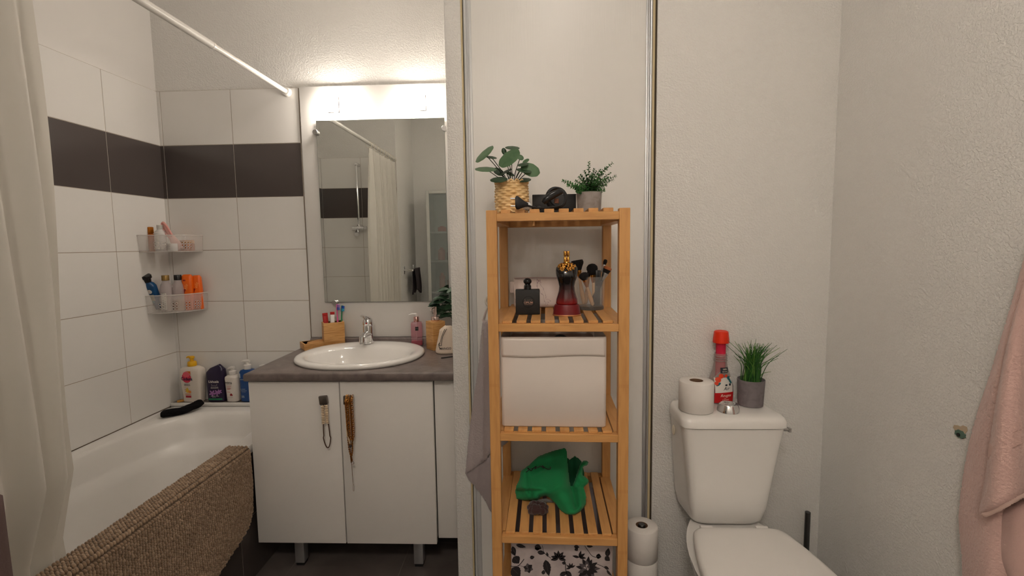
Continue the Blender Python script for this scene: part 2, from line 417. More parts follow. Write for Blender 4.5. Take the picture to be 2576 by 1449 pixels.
b.build('pile', [mat('beige_chenille_%d' % i, sc(*c), .95, sheen=.3) for i, c in enumerate(((158, 132, 106), (147, 121, 96), (170, 144, 118)))], t, 60, world=True)

# ------------------------------------------------------------------ shower rod, curtain, rings
RODX, RODZ = -1.139, 2.03
t = thing('shower_rod', 'white telescopic shower rod from the tiled corner beside the mirror board', 'shower rod', (RODX, 1.4, RODZ))
WHT = plastic('rod_white', 226, 222, 216, .3)
B().cyl((RODX, 1.78, RODZ), (RODX, YB - .012, RODZ), .0105).build('inner_tube', WHT, t, world=True)
b = B().cyl((RODX, YE + .012, RODZ), (RODX, 1.775, RODZ), .0130); b.cyl((RODX, 1.772, RODZ), (RODX, 1.786, RODZ), .0138, .0120); b.build('outer_tube', WHT, t, world=True)
for ya, yb in ((YB - .030, YB - .0085), (YE + .0300, YE + .0085)):
    b = B(); b.cyl((RODX, ya, RODZ), (RODX, yb, RODZ), .0175, .0215, 28); b.build('end_cap', WHT, t, world=True)
CUR = mat('white_shower_curtain', (.80, .765, .70), .5, bump=('noise', 40, .15, .002), sss=.0)
nt = CUR.node_tree; pb = nt.nodes['Principled BSDF']; tr = nt.nodes.new('ShaderNodeBsdfTranslucent'); tr.inputs[0].default_value = (.82, .79, .73, 1)
mx = nt.nodes.new('ShaderNodeMixShader'); mx.inputs[0].default_value = .3
nt.links.new(pb.outputs[0], mx.inputs[1]); nt.links.new(tr.outputs[0], mx.inputs[2]); nt.links.new(mx.outputs[0], nt.nodes['Material Output'].inputs[0])
def cur_pt(u, v):
    z = 1.993 - v * 1.645
    y = .485 + (1.126 - .485 + .020 * v) * u
    f = min(1, v * 5); ph = u * 2 * pi * 9.0
    amp = (.010 + .020 * min(1, v * 2.2)) * (1 - .35 * u * v)
    x = -1.143 + amp * sin(ph + .5 * sin(3 * v + 2 * u)) + .006 * sin(ph * .5 + 4 * v)
    y += .009 * cos(ph + 1.0) * (1 - u) + .004 * sin(9 * v + ph * .3)
    if z < .75: x -= .062 * min(1, (.75 - z) / .19)
    if u > .8: y += (.010 * sin(v * 7.0)) * (u - .8) * 5
    return (x, y, z + (.006 * abs(sin(u * pi * 10)) * (1 - f)))
t = thing('shower_curtain', 'off-white pleated shower curtain bunched at the left end of the rod', 'shower curtain', (-1.143, .8, 2.0))
b = B().grid(cur_pt, 260, 70); o = b.build('cloth', CUR, t, 180, world=True)
b = B().grid(lambda u, v: (cur_pt(u, v * .02)[0] + .0014, cur_pt(u, v * .02)[1], cur_pt(u, v * .02)[2]), 260, 4); b.build('top_hem', mat('curtain_hem', (.78, .74, .67), .6), t, 180, world=True)
RING = plastic('ring_ivory', 228, 220, 200, .35)
ring0 = None
for i in range(10):
    y = .50 + i * .069
    pts = [(.0, (.004 * sin(a)), -.013 + .024 * cos(a)) if False else (.021 * sin(a), .004 * sin(a * 2), -.010 + .0255 * cos(a)) for a in [2 * pi * k / 28 for k in range(28)]]
    if ring0 is None:
        ring0 = B().tube(pts, .0017, 8, True).build('curtain_ring', RING); o = ring0
        tag(o, 'ivory plastic curtain ring on the shower rod holding the curtain top', 'curtain ring', 'curtain rings on the shower rod')
    else: o = ring0.copy(); C.objects.link(o)
    o.location = (RODX, y, RODZ)

# ------------------------------------------------------------------ shower rail on the tub end wall (seen in the mirror)
t = thing('shower_rail', 'chrome shower rail with sliding handset holder on the tiled wall, in the mirror', 'shower rail', (-1.44, YE + .008, 1.7))
xr_, yr_ = -1.452, YE + .055
B().cyl((xr_, yr_, 1.46), (xr_, yr_, 1.995), .0105, seg=20).build('bar', CHROME, t, world=True)
for z in (1.985, 1.47):
    b = B().cyl((xr_, YE + .009, z), (xr_, yr_ + .012, z), .017, .014); b.ball((xr_, yr_ + .012, z), (.014, .006, .014)); b.build('wall_bracket', CHROME, t, world=True)
b = B(); b.cyl((xr_ - .055, yr_ + .01, 1.452), (xr_ + .045, yr_ + .01, 1.452), .017); b.cyl((xr_ + .045, yr_ + .01, 1.452), (xr_ + .07, yr_ + .01, 1.452), .013, .015)
b.cyl((xr_ - .01, yr_ + .02, 1.43), (xr_ + .0, yr_ + .06, 1.40), .016, .019); b.build('handset_holder', CHROME, t, world=True)

# ------------------------------------------------------------------ dark towel over the tub rim at the left frame edge
def tw(u, v):
    y = .60 + .300 * u + .004 * sin(v * 9)
    if v < .5: q = v * 2; return (-1.098 + .022 - .004 * sin(u * 14 + 3 * q), y, .20 + .62 * q)
    q = (v - .5) * 2; return (-1.098 - .006 - .002 * sin(u * 14), y, .825 - .20 * q)
o = B().grid(tw, 40, 50).build('bath_towel', mat('mauve_terry', sc(120, 100, 96), .95, bump=('noise', 300, .6, .002)), None, 180)
m_ = o.modifiers.new('thick', 'SOLIDIFY'); m_.thickness = .006; m_.offset = 0
tag(o, 'dark mauve towel standing beside the shower curtain, cut by the bottom of the left edge', 'towel')

# ------------------------------------------------------------------ towel rail + dark towel, glass cabinet (seen in the mirror)
t = thing('towel_rail', 'short chrome towel rail on the side wall, reflected low in the mirror', 'towel rail', (XW, .31, 1.08))
b = B(); b.box(0, .006, -.014, .014, -.035, .035, .002); b.build('wall_plate', CHROME, t)
b = B(); b.cyl((.005, 0, 0), (.075, 0, -.004), .011); b.ball((.075, 0, -.004), .0115); b.cyl((.068, 0, -.002), (.068, -.34, -.002), .006); b.build('bar', CHROME, t)
b = B(); b.box(0, .006, -.354, -.326, -.035, .035, .002); b.cyl((.005, -.34, 0), (.068, -.34, -.002), .008); b.build('end_bracket', CHROME, t)
def towel(u, v):
    y = .03 + .20 * u; g = 1 - v * 2 if v < .5 else (v - .5) * 2; side = -1 if v < .5 else 1
    z = 1.084 - g * (.235 - (.05 * u if side > 0 else .03 * (1 - u)))
    x = XW + .068 + side * (.0085 + .012 * g) + .010 * sin(u * 19 + 3 * g) * g
    return (x, y + .02 * g * sin(u * 7) - .03 * g * (u - .5), z if g > .03 else 1.0885)
o = B().grid(towel, 44, 41).build('hand_towel', mat('dark_grey_terry', sc(72, 64, 66), .95, bump=('noise', 300, .6, .002)), None, 180)
m_ = o.modifiers.new('thick', 'SOLIDIFY'); m_.thickness = .004; m_.offset = 1
tag(o, 'dark grey hand towel hung over the chrome rail, reflected in the mirror', 'towel')
t = thing('display_cabinet', 'tall pale cabinet with frosted glass door reflected at the right of the mirror', 'cabinet', (-.74, .0, 0))
LG = plastic('cabinet_pale_grey', 208, 208, 202, .45)
b = B(); x0, x1, y0, y1 = -.21, .21, YF + .002, .125
for a in ((x0, x0 + .016, y0, y1, 0, 1.80), (x1 - .016, x1, y0, y1, 0, 1.80), (x0, x1, y0, y1, 1.784, 1.80), (x0, x1, y0, y1, .03, .05), (x0, x1, y0, y0 + .006, 0, 1.8)): b.box(*a, .0015, 1)
b.build('carcass', LG, t)
for z in (.85, 1.14, 1.41): B().box(x0 + .016, x1 - .016, y0 + .006, y1 - .005, z, z + .016, .001, 1).build('shelf', LG, t)
b = B(); fr = .028
for a in ((x0, x0 + fr, .05, 1.798), (x1 - fr, x1, .05, 1.798), (x0 + fr, x1 - fr, 1.77, 1.798), (x0 + fr, x1 - fr, .05, .08)): b.box(a[0], a[1], .127, .145, a[2], a[3], .002, 1)
dr = b.build('door', LG, t)
B().box(x0 + fr, x1 - fr, .134, .138, .08, 1.77).build('glass_pane', mat('frosted_glass', (.46, .50, .49), .3, alpha=.36), dr)
for i, (x, z, r_, h, c, nm) in enumerate(((-.10, 1.157, .035, .12, (196, 108, 88), 'coral'), (-.02, 1.157, .03, .09, (150, 90, 84), 'brick'), (-.10, .867, .028, .17, (214, 132, 92), 'peach'), (-.03, .867, .025, .12, (190, 150, 120), 'tan'), (-.09, 1.427, .04, .05, (205, 96, 60), 'orange'))):
    o = B().lathe([(r_ * .95, 0), (r_, .01), (r_, h * .8), (r_ * .5, h * .88), (r_ * .5, h)], seg=20).build('cosmetics_bottle', plastic('cosmetic_%d' % i, *c, .4))
    o.location = (-.74 + x, .02, z); tag(o, nm + ' coloured bottle behind the frosted cabinet door seen in the mirror', 'bottle', 'bottles in the glass cabinet')
t = thing('potted_plant', 'small wicker potted plant on top of the reflected cabinet, half cut by the mirror edge', 'plant', (-.72, .0, 1.80))
b = B().lathe([(.035, 0), (.045, .03), (.05, .09), (.046, .09), (.03, .05)], seg=24); b.build('pot', mat('brown_wicker', sc(150, 104, 62), .8), t)
GREEN = mat('leaf_green', sc(62, 104, 52), .5, var=(sc(40, 76, 36), 20, 3, ONE, .3, .7))
b = B(); rnd = random.Random(8)
for i in range(60):
    a, r_, z = rnd.uniform(0, 6.28), rnd.uniform(0, .055), rnd.uniform(.09, .17)
    b.ball((r_ * cos(a), r_ * sin(a), z), (.012, .006, .009), 8, 5, Matrix.Rotation(rnd.uniform(0, 3), 4, 'X') @ Matrix.Rotation(a, 4, 'Z'))
b.cyl((0, 0, .04), (0, 0, .12), .006); b.build('foliage', GREEN, t)

# ------------------------------------------------------------------ vanity
t = thing('vanity_cabinet', 'white laminate two-door vanity cabinet on metal legs below the basin', 'cabinet', (-.73, 2.0, 0))
WL = WHITE_LAM
b = B()
for a in ((-1.083, -1.067, 1.795, 2.28, .145, .793), (-.394, -.378, 1.795, 2.28, .145, .793), (-1.067, -.394, 1.795, 2.28, .145, .161), (-1.067, -.394, 2.26, 2.28, .161, .793)): b.box(*a, .0008, 1)
b.build('carcass', WL, t, world=True)
doors = []
for x0, x1 in ((-1.086, -.7345), (-.7305, -.375)):
    doors.append(B().box(x0, x1, 1.775, 1.793, .1375, .7875, .0015).build('door', WL, t, world=True))
for dd, hx, ra in ((doors[0], -.787, -.10), (doors[1], -.694, .02)):
    M = Matrix.Translation((hx - (-.73), 1.775 - 2.0, .722)) @ Matrix.Rotation(ra, 4, 'Y')
    b = B(); b.cyl((0, 0, 0), (0, -.016, 0), .006); b.box(-.016, .016, -.026, -.014, -.017, .017, .003, 2)
    b.v = [tuple(M @ Vector(v)) for v in b.v]
    hd = b.build('handle', NICKEL, dd)
for x in (-.955, -.465):
    b = B(); b.box(x - .019, x + .019, 1.835, 1.873, .012, .146, .002); b.mi = 1; b.box(x - .016, x + .016, 1.838, 1.87, 0, .013)
    b.build('leg', [ALU, BLACKM], t, world=True)
    b = B(); b.box(x - .019, x + .019, 2.18, 2.218, .012, .146, .002); b.mi = 1; b.box(x - .016, x + .016, 2.183, 2.215, 0, .013); b.build('leg', [ALU, BLACKM], t, world=True)
b = B().box(-.372, PXL - .001, 1.795, 1.811, .151, .7935, .001); b.build('filler_panel', WL, t, world=True)
t = thing('vanity_worktop', 'dark grey stone-look worktop with low upstand carrying the basin', 'worktop', (-.7, 2.0, .795))
bm_ = B(); zt, zb = .8245, .7945
# worktop with an oval cut-out for the basin
bx, by = -.735, 2.035
def wt_ring(k, z, inner, grow=0):
    out = []
    for i in range(96):
        a = 2 * pi * i / 96; c_, s_ = cos(a), sin(a)
        if inner: out.append((bx + .235 * c_, by + .205 * s_, z))
        else:
            x0, x1, y0, y1 = -1.092 + grow, PXL - .0012, 1.755 + grow, 2.311
            tx = ((x1 - bx) if c_ > 0 else (bx - x0)) / max(1e-9, abs(c_)); ty = ((y1 - by) if s_ > 0 else (by - y0)) / max(1e-9, abs(s_)); tt = min(tx, ty)
            out.append((bx + c_ * tt, by + s_ * tt, z))
    for (qx, qy) in () if inner else ((x0, y0), (x1, y0), (x0, y1), (x1, y1)):
        j = min(range(96), key=lambda i: (out[i][0] - qx) ** 2 + (out[i][1] - qy) ** 2); out[j] = (qx, qy, z)
    return out
r = [wt_ring(0, zt, True), wt_ring(0, zt, False, .007), wt_ring(0, zt - .002, False, .002), wt_ring(0, zt - .007, False), wt_ring(0, zb + .003, False), wt_ring(0, zb, False, .003), wt_ring(0, zb, True)]
bm_.loft(r + [r[0]], False, False); bm_.build('slab', WORKTOP, t, 60, world=True)
b = B(); ysec = [(2.286, zt), (2.289, zt + .006), (2.2915, zt + .024), (2.296, zt + .030), (2.3115, zt + .031), (2.3115, zt)]
b.loft([[(x, yy, zz) for yy, zz in ysec] for x in (-1.078, PXL - .0012)]); b.build('upstand', WORKTOP, t, 60, world=True)

# basin
t = thing('wash_basin', 'oval white ceramic wash basin set into the grey worktop', 'basin', (bx, by, .825))
def ov(a, bb, z, dy=0, n=2.15, k=96): return [(a * spow(cos(2 * pi * i / k), 2 / n), dy + bb * spow(sin(2 * pi * i / k), 2 / n), z) for i in range(k)]
b = B(); b.loft([ov(.262, .236, -.0005), ov(.268, .242, .004), ov(.2695, .2435, .010), ov(.265, .239, .017), ov(.255, .229, .0205), ov(.243, .214, .0205, -.004), ov(.228, .190, .0185, -.016), ov(.221, .172, .013, -.028), ov(.214, .163, .002, -.032),
    ov(.200, .150, -.035, -.034), ov(.165, .125, -.085, -.034), ov(.10, .08, -.120, -.034), ov(.022, .022, -.126, -.034)], False, True)
b.build('bowl', CERAM, t, 60)
b = B().lathe([(.0, -.1255), (.021, -.1255), (.021, -.1235), (.0, -.1225)], (0, -.034, 0), cap=False); b.build('drain', CHROME, t)
# tap
t = thing('basin_tap', 'chrome single-lever mixer tap with red dot at the back of the basin', 'tap', (-.765, 2.222, .8455), rz=0)
b = B().lathe([(.026, -.001), (.026, .004), (.0235, .006), (.0235, .045), (.024, .075), (.0225, .082)], seg=32)
prof = [((0, -.012, .040), .021, .017), ((0, -.035, .046), .018, .014), ((0, -.062, .045), .0155, .011), ((0, -.088, .040), .0135, .009)]
b.loft([[(c_[0] + rx * cos(a), c_[1], c_[2] + rz_ * sin(a)) for a in [2 * pi * i / 24 for i in range(24)]] for c_, rx, rz_ in prof])
b.cyl((0, -.090, .044), (0, -.094, .020), .0118, .0118); b.build('body', CHROME, t)
b = B(); b.cyl((0, -.0945, .021), (0, -.095, .013), .0095, .0095); b.build('aerator', CHROMEB, t)
b = B(); b.lathe([(.022, .084), (.024, .088), (.0235, .104), (.019, .114), (.008, .118)], seg=32)
lv = [((0, .014, .106), .019, .013), ((0, -.006, .118), .019, .009), ((0, -.032, .126), .016, .0055), ((0, -.060, .134), .013, .0035), ((0, -.071, .138), .010, .0025)]
b.loft([[(c_[0] + rx * cos(a), c_[1], c_[2] + rz_ * sin(a)) for a in [2 * pi * i / 20 for i in range(20)]] for c_, rx, rz_ in lv]); lev = b.build('lever', CHROME, t)
B().ball((.0, -.0232, .096), (.004, .0016, .004), 12, 8).build('temperature_dot', plastic('tap_red', 190, 30, 26, .3), lev)

# mirror board, mirror, clips
bo = B().box(-1.078, PXL - .001, 2.312, YB - .0005, .8565, 2.050, .0012); o = bo.build('mirror_board', BOARD)
tag(o, 'white backing board behind the mirror and the two lit wall lamps', 'board')
t = thing('wall_mirror', 'rectangular frameless mirror on the white board above the basin', 'mirror', (-.7, 2.300, 1.03))
ml, mr, mb_, mt = -1.0, -.392, 1.0305, 1.8905
b = B().box(ml, mr, 2.2995, 2.3035, mb_, mt, .0007, 1); b.build('glass_edge', MEDGE, t, world=True)
b = B(); b.add([(ml + .0012, 2.2993, mb_ + .0012), (mr - .0012, 2.2993, mb_ + .0012), (mr - .0012, 2.2993, mt - .0012), (ml + .0012, 2.2993, mt - .0012)], [(0, 1, 2, 3)]); b.build('mirror_glass', MIRROR, t, world=True, flat=True)
for x, z in ((ml - .001, 1.836), (mr + .000, 1.840), (-.948, mb_ - .001), (-.44, mb_ - .001)):
    b = B().cyl((x, 2.286, z), (x, 2.312, z), .0125, seg=28); b.cyl((x, 2.2845, z), (x, 2.286, z), .0115, .0125, 28); b.build('clip', CHROMEB, t, world=True)

# two lit wall lamps
def wall_lamp(x, z, label):
    t = thing('wall_lamp', label, 'wall lamp', (x, 2.312, z), 0, 'lit wall lamps above the mirror')
    b = B().box(-.03, .03, -.012, 0, -.03, .03, .003); b.box(-.030, .030, -.0215, -.012, -.030, .034, .001, 1); b.build('wall_plate', ALU, t)  # second box is added behind the shade to block light onto the board
    b = B().box(-.034, .034, -.070, -.022, -.034, .038, .006, 3)
    b.build('glass_shade', mat('lit_frosted_glass', (1, .95, .88), .3, emit=((1, .905, .80), WALL_EMIT)), t)
    b = B(); b.box(.0365, .0400, -.074, -.068, -.042, .028, .0008, 1); b.box(-.014, .0400, -.074, -.068, -.0420, -.0385, .0008, 1)
    b.build('metal_bracket', mat('bracket_metal', (.35, .30, .27), .35, metal=1), t)
wall_lamp(-.902, 1.950, 'lit square glass wall lamp nearer the shower rod')
wall_lamp(-.503, 1.948, 'lit square glass wall lamp nearer the closet wall')

# ================================================================== things on the worktop
def bag_y(a): return a
# soap dish + soap
t = thing('soap_dish', 'rectangular bamboo soap dish on the left of the basin rim', 'soap dish', (-1.018, 2.222, .8245), radians(38))
b = B(); b.box(-.063, .063, -.043, .043, 0, .010, .001); b.box(-.063, .063, -.043, -.036, .010, .030, .001); b.box(-.063, .063, .036, .043, .010, .030, .001)
b.box(-.063, -.056, -.036, .036, .010, .030, .001); b.box(.056, .063, -.036, .036, .010, .030, .001); b.build('tray', BAMBOO, t)
o = B().box(-.040, .040, -.022, .022, 0, .022, .009, 4).build('soap_bar', mat('amber_soap', sc(196, 140, 78), .45, sss=.1)); o.location = (-1.016, 2.224, .8352); o.rotation_euler = (0, radians(-5), radians(38))
tag(o, 'amber soap bar lying in the bamboo soap dish', 'soap')
# toothbrush holder
t = thing('toothbrush_holder', 'square bamboo toothbrush holder holding brushes and red tubes', 'toothbrush holder', (-.945, 2.252, .8245), radians(32))
b = B(); W_, D_, H_ = .047, .030, .118
b.box(-W_, W_, -D_, D_, 0, .012, .001); b.box(-W_, W_, -D_, -D_ + .006, .012, H_, .001); b.box(-W_, W_, D_ - .006, D_, .012, H_, .001)
b.box(-W_, -W_ + .006, -D_ + .006, D_ - .006, .012, H_, .001); b.box(W_ - .006, W_, -D_ + .006, D_ - .006, .012, H_, .001); b.build('box', BAMBOO, t)
TH = Matrix.Translation((-.945, 2.252, .8245)) @ Matrix.Rotation(radians(32), 4, 'Z')
def tube_thing(name, label, lx, ly, h, w_, mats, lean):
    p = TH @ Vector((lx, ly, .0135)); t = thing(name, label, 'toothpaste', p, rot=(0, lean, radians(32)))
    b = B(); rings = []
    for z, a, d in ((0, .011, .011), (.012, .011, .011), (.018, w_ * .8, .011), (.06, w_, .009), (h - .02, w_, .005), (h - .012, w_, .0016), (h, w_, .0014)):
        rings.append([(a * spow(cos(q), .8), d * spow(sin(q), .8), z) for q in [2 * pi * i / 20 for i in range(20)]])
    b.loft(rings); b.build('tube', mats[0], t)
    b = B(); b.box(-w_ * .99, w_ * .99, -.0026, .0026, h - .012, h + .001, .0005, 1); b.build('crimp', mats[1], t); return t
RED = plastic('tube_red', 178, 30, 28, .3); TWH = plastic('tube_white', 232, 226, 222, .35)
tube_thing('toothpaste_tube', 'red toothpaste tube at the left corner of the bamboo holder', -.026, .004, .148, .012, (RED, RED), -.05)
tube_thing('toothpaste_tube', 'white toothpaste tube with red edge standing beside the red tube', -.006, -.006, .152, .010, (TWH, RED), .03)
def toothbrush(label, lx, ly, L, lean, lean2, cH, cB1, cB2, face=0):
    p = TH @ Vector((lx, ly, .014)); t = thing('toothbrush', label, 'toothbrush', p, rot=(lean2, lean, face))
    b = B(); pts = cr([(0, 0, 0), (0, .001, L * .35), (0, -.002, L * .6), (0, .0, L * .82), (0, .001, L)], 6)
    b.tube(pts, [(.0055 if i < 10 else .0042 if i < 16 else .0030) for i in range(len(pts))], 10); b.build('handle', cH[0], t)
    b = B(); b.box(-.0058, .0058, -.0018, .0022, L - .002, L + .028, .0018, 2); hd = b.build('head', cH[1], t)
    b = B()
    for i in range(6):
        b.mi = 0 if i < 3 else 1; b.box(-.0048, .0048, -.0125 - .001 * (i % 2), -.0017, L + .0005 + i * .0043, L + .0042 + i * .0043, .0006, 1)
    b.build('bristles', [cB1, cB2], t); return t
toothbrush('pink and lilac toothbrush in the bamboo holder', .018, .006, .158, .03, .02, (plastic('brush_pink', 232, 96, 160), plastic('brush_pink2', 236, 120, 176)), plastic('brush_blue', 70, 100, 190), plastic('brush_lilac', 168, 120, 200), 1.2)
toothbrush('green and blue toothbrush at the right of the bamboo holder', .030, .008, .150, .13, -.02, (plastic('brush_green', 20, 138, 84), plastic('brush_teal', 16, 120, 120)), plastic('brush_cyan', 60, 180, 210), plastic('brush_blue2', 24, 84, 190), .9)

# pump dispensers
def pump(b, z, r=.010, noz=.038, h=.034, tilt=.003):
    b.lathe([(r * 1.25, z), (r * 1.3, z + .004), (r * 1.25, z + .014), (r * .6, z + .016), (r * .42, z + .017), (r * .42, z + h - .008)], seg=24)
    b.lathe([(r * .55, z + h - .010), (r * .8, z + h - .008), (r * .85, z + h), (r * .5, z + h + .003)], seg=24)
    b.tube([(0, 0, z + h - .003), (-noz * .6, 0, z + h - .002), (-noz, 0, z + h - .006)], [.0042, .0036, .0026], 12)
PINKG = mat('pink_clear_plastic', (.93, .55, .62), .06, trans=.82, ior=1.35)
t = thing('pump_bottle', 'clear pink square pump bottle with black label between tap and bamboo dispenser', 'pump bottle', (-.545, 2.262, .8245), radians(12))
b = B().sel([(0, .025, .021, 7), (.004, .0265, .0225, 7), (.105, .0265, .0225, 7), (.112, .024, .02, 6), (.114, .012, .012, 3)]); b.build('bottle', PINKG, t)
b = B().sel([(.003, .0235, .0195, 7), (.024, .0235, .0195, 7)]); b.build('liquid', plastic('pink_liquid', 205, 70, 96, .2), t)
b = B(); b.box(-.006, .009, -.0232, -.0226, .074, .092); b.build('label', BLACKM, t)
b = B(); vs, fs = text_polys('RITUALS', .0030); b.add([(v[0] + .0015, -.0234, v[1] + .084) for v in vs], fs); b.build('lettering', LABELW, t)
b = B(); b.lathe([(.012, .113), (.0125, .115), (.0125, .136), (.011, .138), (.004, .139)], seg=24); b.build('collar', mat('pink_chrome', (.75, .45, .42), .15, metal=1), t)
b = B(); b.cyl((0, 0, .137), (0, 0, .152), .0055); b.tube([(0, 0, .150), (-.02, 0, .151), (-.034, 0, .146)], [.005, .004, .003], 12); b.build('pump_head', plastic('pump_white', 236, 232, 228), t)
b = B().cyl((0, 0, .01), (0, 0, .114), .002); b.build('dip_tube', plastic('dip_tube', 230, 215, 215), t)
t = thing('soap_dispenser', 'square bamboo soap dispenser with rose chrome pump, right of the basin', 'soap dispenser', (-.437, 2.178, .8245), radians(42))
B().box(-.0325, .0325, -.0325, .0325, 0, .130, .002, 2).build('box', BAMBOO, t)
RCH = mat('rose_chrome', (.72, .56, .52), .12, metal=1)
b = B(); b.lathe([(.0185, .130), (.0195, .132), (.0195, .148), (.0175, .151), (.008, .152)], seg=32); b.build('collar', RCH, t)
b = B(); b.cyl((0, 0, .150), (0, 0, .176), .0062); b.cyl((0, 0, .160), (0, 0, .196), .0088); b.build('pump_stem', RCH, t)
b = B(); b.tube([(.004, .002, .1915), (-.018, -.014, .193), (-.034, -.026, .190), (-.040, -.031, .187)], [.004, .0035, .0028, .0024], 12); b.build('spout', RCH, t)

# cotton drawstring pouch with lettering
t = thing('cotton_pouch', 'cream cotton drawstring pouch with black lettering beside the bamboo dispenser', 'pouch', (-.368, 2.095, .8245), radians(12))
COT = mat('cream_cotton', sc(226, 208, 190), .9, bump=('noise', 260, .3, .001))
def pouch(u, v):
    a = 2 * pi * u; z = .118 * v
    w_ = .056 * (1 - .30 * v ** 1.3) * (1 - .9 * max(0, v - .88) * 4); d_ = .040 * (1 - .72 * v) * (1 - .6 * max(0, v - .88) * 4)
    if v < .06: w_ *= .86 + v * 2.3; d_ *= .8 + v * 3.3
    k = 1 + .04 * sin(5 * a + 4 * v) * v + .05 * sin(11 * a) * v * v
    return (w_ * spow(cos(a), .85) * k + .010 * v, d_ * spow(sin(a), .85) * k, z + .005 * sin(3 * a) * v)
b = B(); b.grid(pouch, 64, 24, closeu=True); b.add([pouch(i / 64, 0) for i in range(64)], [tuple(range(64))]); b.add([pouch(i / 64, 1) for i in range(64)], [tuple(range(64))])
b.build('bag', COT, t, 80)
b = B(); vs, fs = text_polys('MANGO', .0135, bold=.01)
def py(x, z): 
    v = z / .118; w_ = .056 * (1 - .30 * v ** 1.3); d_ = .040 * (1 - .72 * v); u = min(.98, abs(x / w_)); return -d_ * (1 - u ** 2.35) ** (1 / 2.35) * 1.04 - .0015
b.add([(v[0] - .012, py(v[0] - .012, v[1] + .026), v[1] + .026) for v in vs], fs); b.build('lettering', BLACKM, t)
b = B(); b.tube(cr([(-.012, -.030, .112), (-.026, -.034, .082), (-.034, -.034, .056), (-.042, -.028, .044), (-.030, -.036, .040), (-.028, -.036, .050), (-.022, -.032, .080), (-.004, -.028, .112)], 6), .0011, 6)
b.tube(cr([(-.034, -.036, .052), (-.040, -.038, .040), (-.036, -.038, .030)], 5), .0013, 6); b.build('drawstring', BLACKM, t)
o = B().tube([(-.378, 1.985, .827), (-.30, 2.03, .827)], .0022, 8).build('hair_pin', BLACKM); tag(o, 'thin black hair pin lying on the worktop in front of the cotton pouch', 'hair pin')

# leafy plant at the right end of the worktop
LEAFD = mat('dark_glossy_leaf', sc(38, 64, 44), .38, var=(sc(62, 92, 62), 22, 3, ONE, .45, .75))
def leaf(b, p, d, n, L, w_, curl=.15, tip=.35, seg=7):
    """pointed oval leaf from p along d, face normal n"""
    d = Vector(d).normalized(); n = Vector(n); n = (n - d * n.dot(d)).normalized(); s_ = d.cross(n)
    rows = []
    for i in range(seg + 1):
        t_ = i / seg; hw = w_ * .5 * (sin(pi * min(1, t_ ** (.8 + tip * .3)))) ** (.75)
        c_ = Vector(p) + d * (L * t_) - n * (curl * L * t_ * t_)
        rows += [c_ - s_ * hw + n * hw * .25, c_, c_ + s_ * hw + n * hw * .25]
    fs = []
    for i in range(seg):
        a = i * 3; fs += [(a, a + 1, a + 4, a + 3), (a + 1, a + 2, a + 5, a + 4)]
    b.add(rows, fs)
t = thing('potted_plant', 'dark green leafy plant behind the cotton pouch on the worktop', 'plant', (-.332, 2.247, .8245))
b = B().lathe([(.038, 0), (.042, .004), (.05, .085), (.046, .085), (.040, .07), (.0, .07)], seg=28, cap=False); b.build('pot', plastic('plant_pot_grey', 150, 146, 142, .6), t)
b = B(); rnd = random.Random(12)
st = [((-.105, -.075, .205), 1), ((-.075, -.085, .225), 1), ((-.06, -.05, .265), 1), ((-.085, -.07, .165), 1), ((-.05, -.10, .15), 1), ((-.02, -.05, .27), 1), ((.005, -.02, .24), 1), ((-.04, -.03, .24), 1), ((-.03, -.08, .2), 1), ((-.09, -.04, .235), 1), ((-.065, -.07, .19), 1), ((-.045, -.095, .18), 1)]
st = [((x, y * .35, z), k) for (x, y, z), k in st]
for (x, y, z), _ in st: b.tube(cr([(0, 0, .06), (x * .3, y * .3, z * .7), (x * .8, y * .8, z)], 5), .0016, 6)
b.build('stems', mat('plant_stem', sc(60, 70, 42), .6), t)
b = B()
for (x, y, z), _ in st:
    for k in range(3):
        d_ = Vector((x * 2 + rnd.uniform(-.05, .03), y + rnd.uniform(-.03, .02), rnd.uniform(-.05, .06)))
        leaf(b, (x * .8 + rnd.uniform(-.008, .008), y * .8, z + rnd.uniform(-.01, .01)), d_, (rnd.uniform(-.4, .4), -.5 + rnd.uniform(-.4, .4), 1), rnd.uniform(.045, .062), rnd.uniform(.024, .034), .25)
o = b.build('foliage', LEAFD, t, 60)

# ================================================================== hung on the cabinet handles
t = thing('hair_tie', 'brown hair elastic with cream shell beads hanging on the left cabinet handle', 'hair tie', (-.785, 1.757, .722))
def loopz(u):   # hanging loop in the x-z plane
    a = 2 * pi * u; z = -.096 - .096 * cos(a); w_ = .006 + .011 * max(0, (-z - .05) / .14) ** 1.0
    if z < -.150: w_ = .0175
    x = w_ * sin(a) * (1.0 if z > -.16 else 1) ; return (x + .006 * (-z / .19), -.003, z * 1.0 + .006)
b = B().tube([loopz(i / 60) for i in range(60)], .0021, 8, True); b.build('cord', plastic('elastic_brown', 86, 60, 48, .7), t)
b = B()
for i in range(11):
    z = -.022 - i * .0066
    for sx in (-1, 1): b.ball((sx * .0072 + .002, -.006, z + .001 * sx), (.0076, .0042, .0029), 10, 6, Matrix.Rotation(.25 * sx, 4, 'Y'))
b.build('shell_beads', mat('cream_shell', sc(224, 200, 168), .35), t)
GOLD = mat('gold', sc(190, 132, 66), .25, metal=1); GOLD2 = mat('antique_gold', sc(150, 106, 60), .35, metal=1)
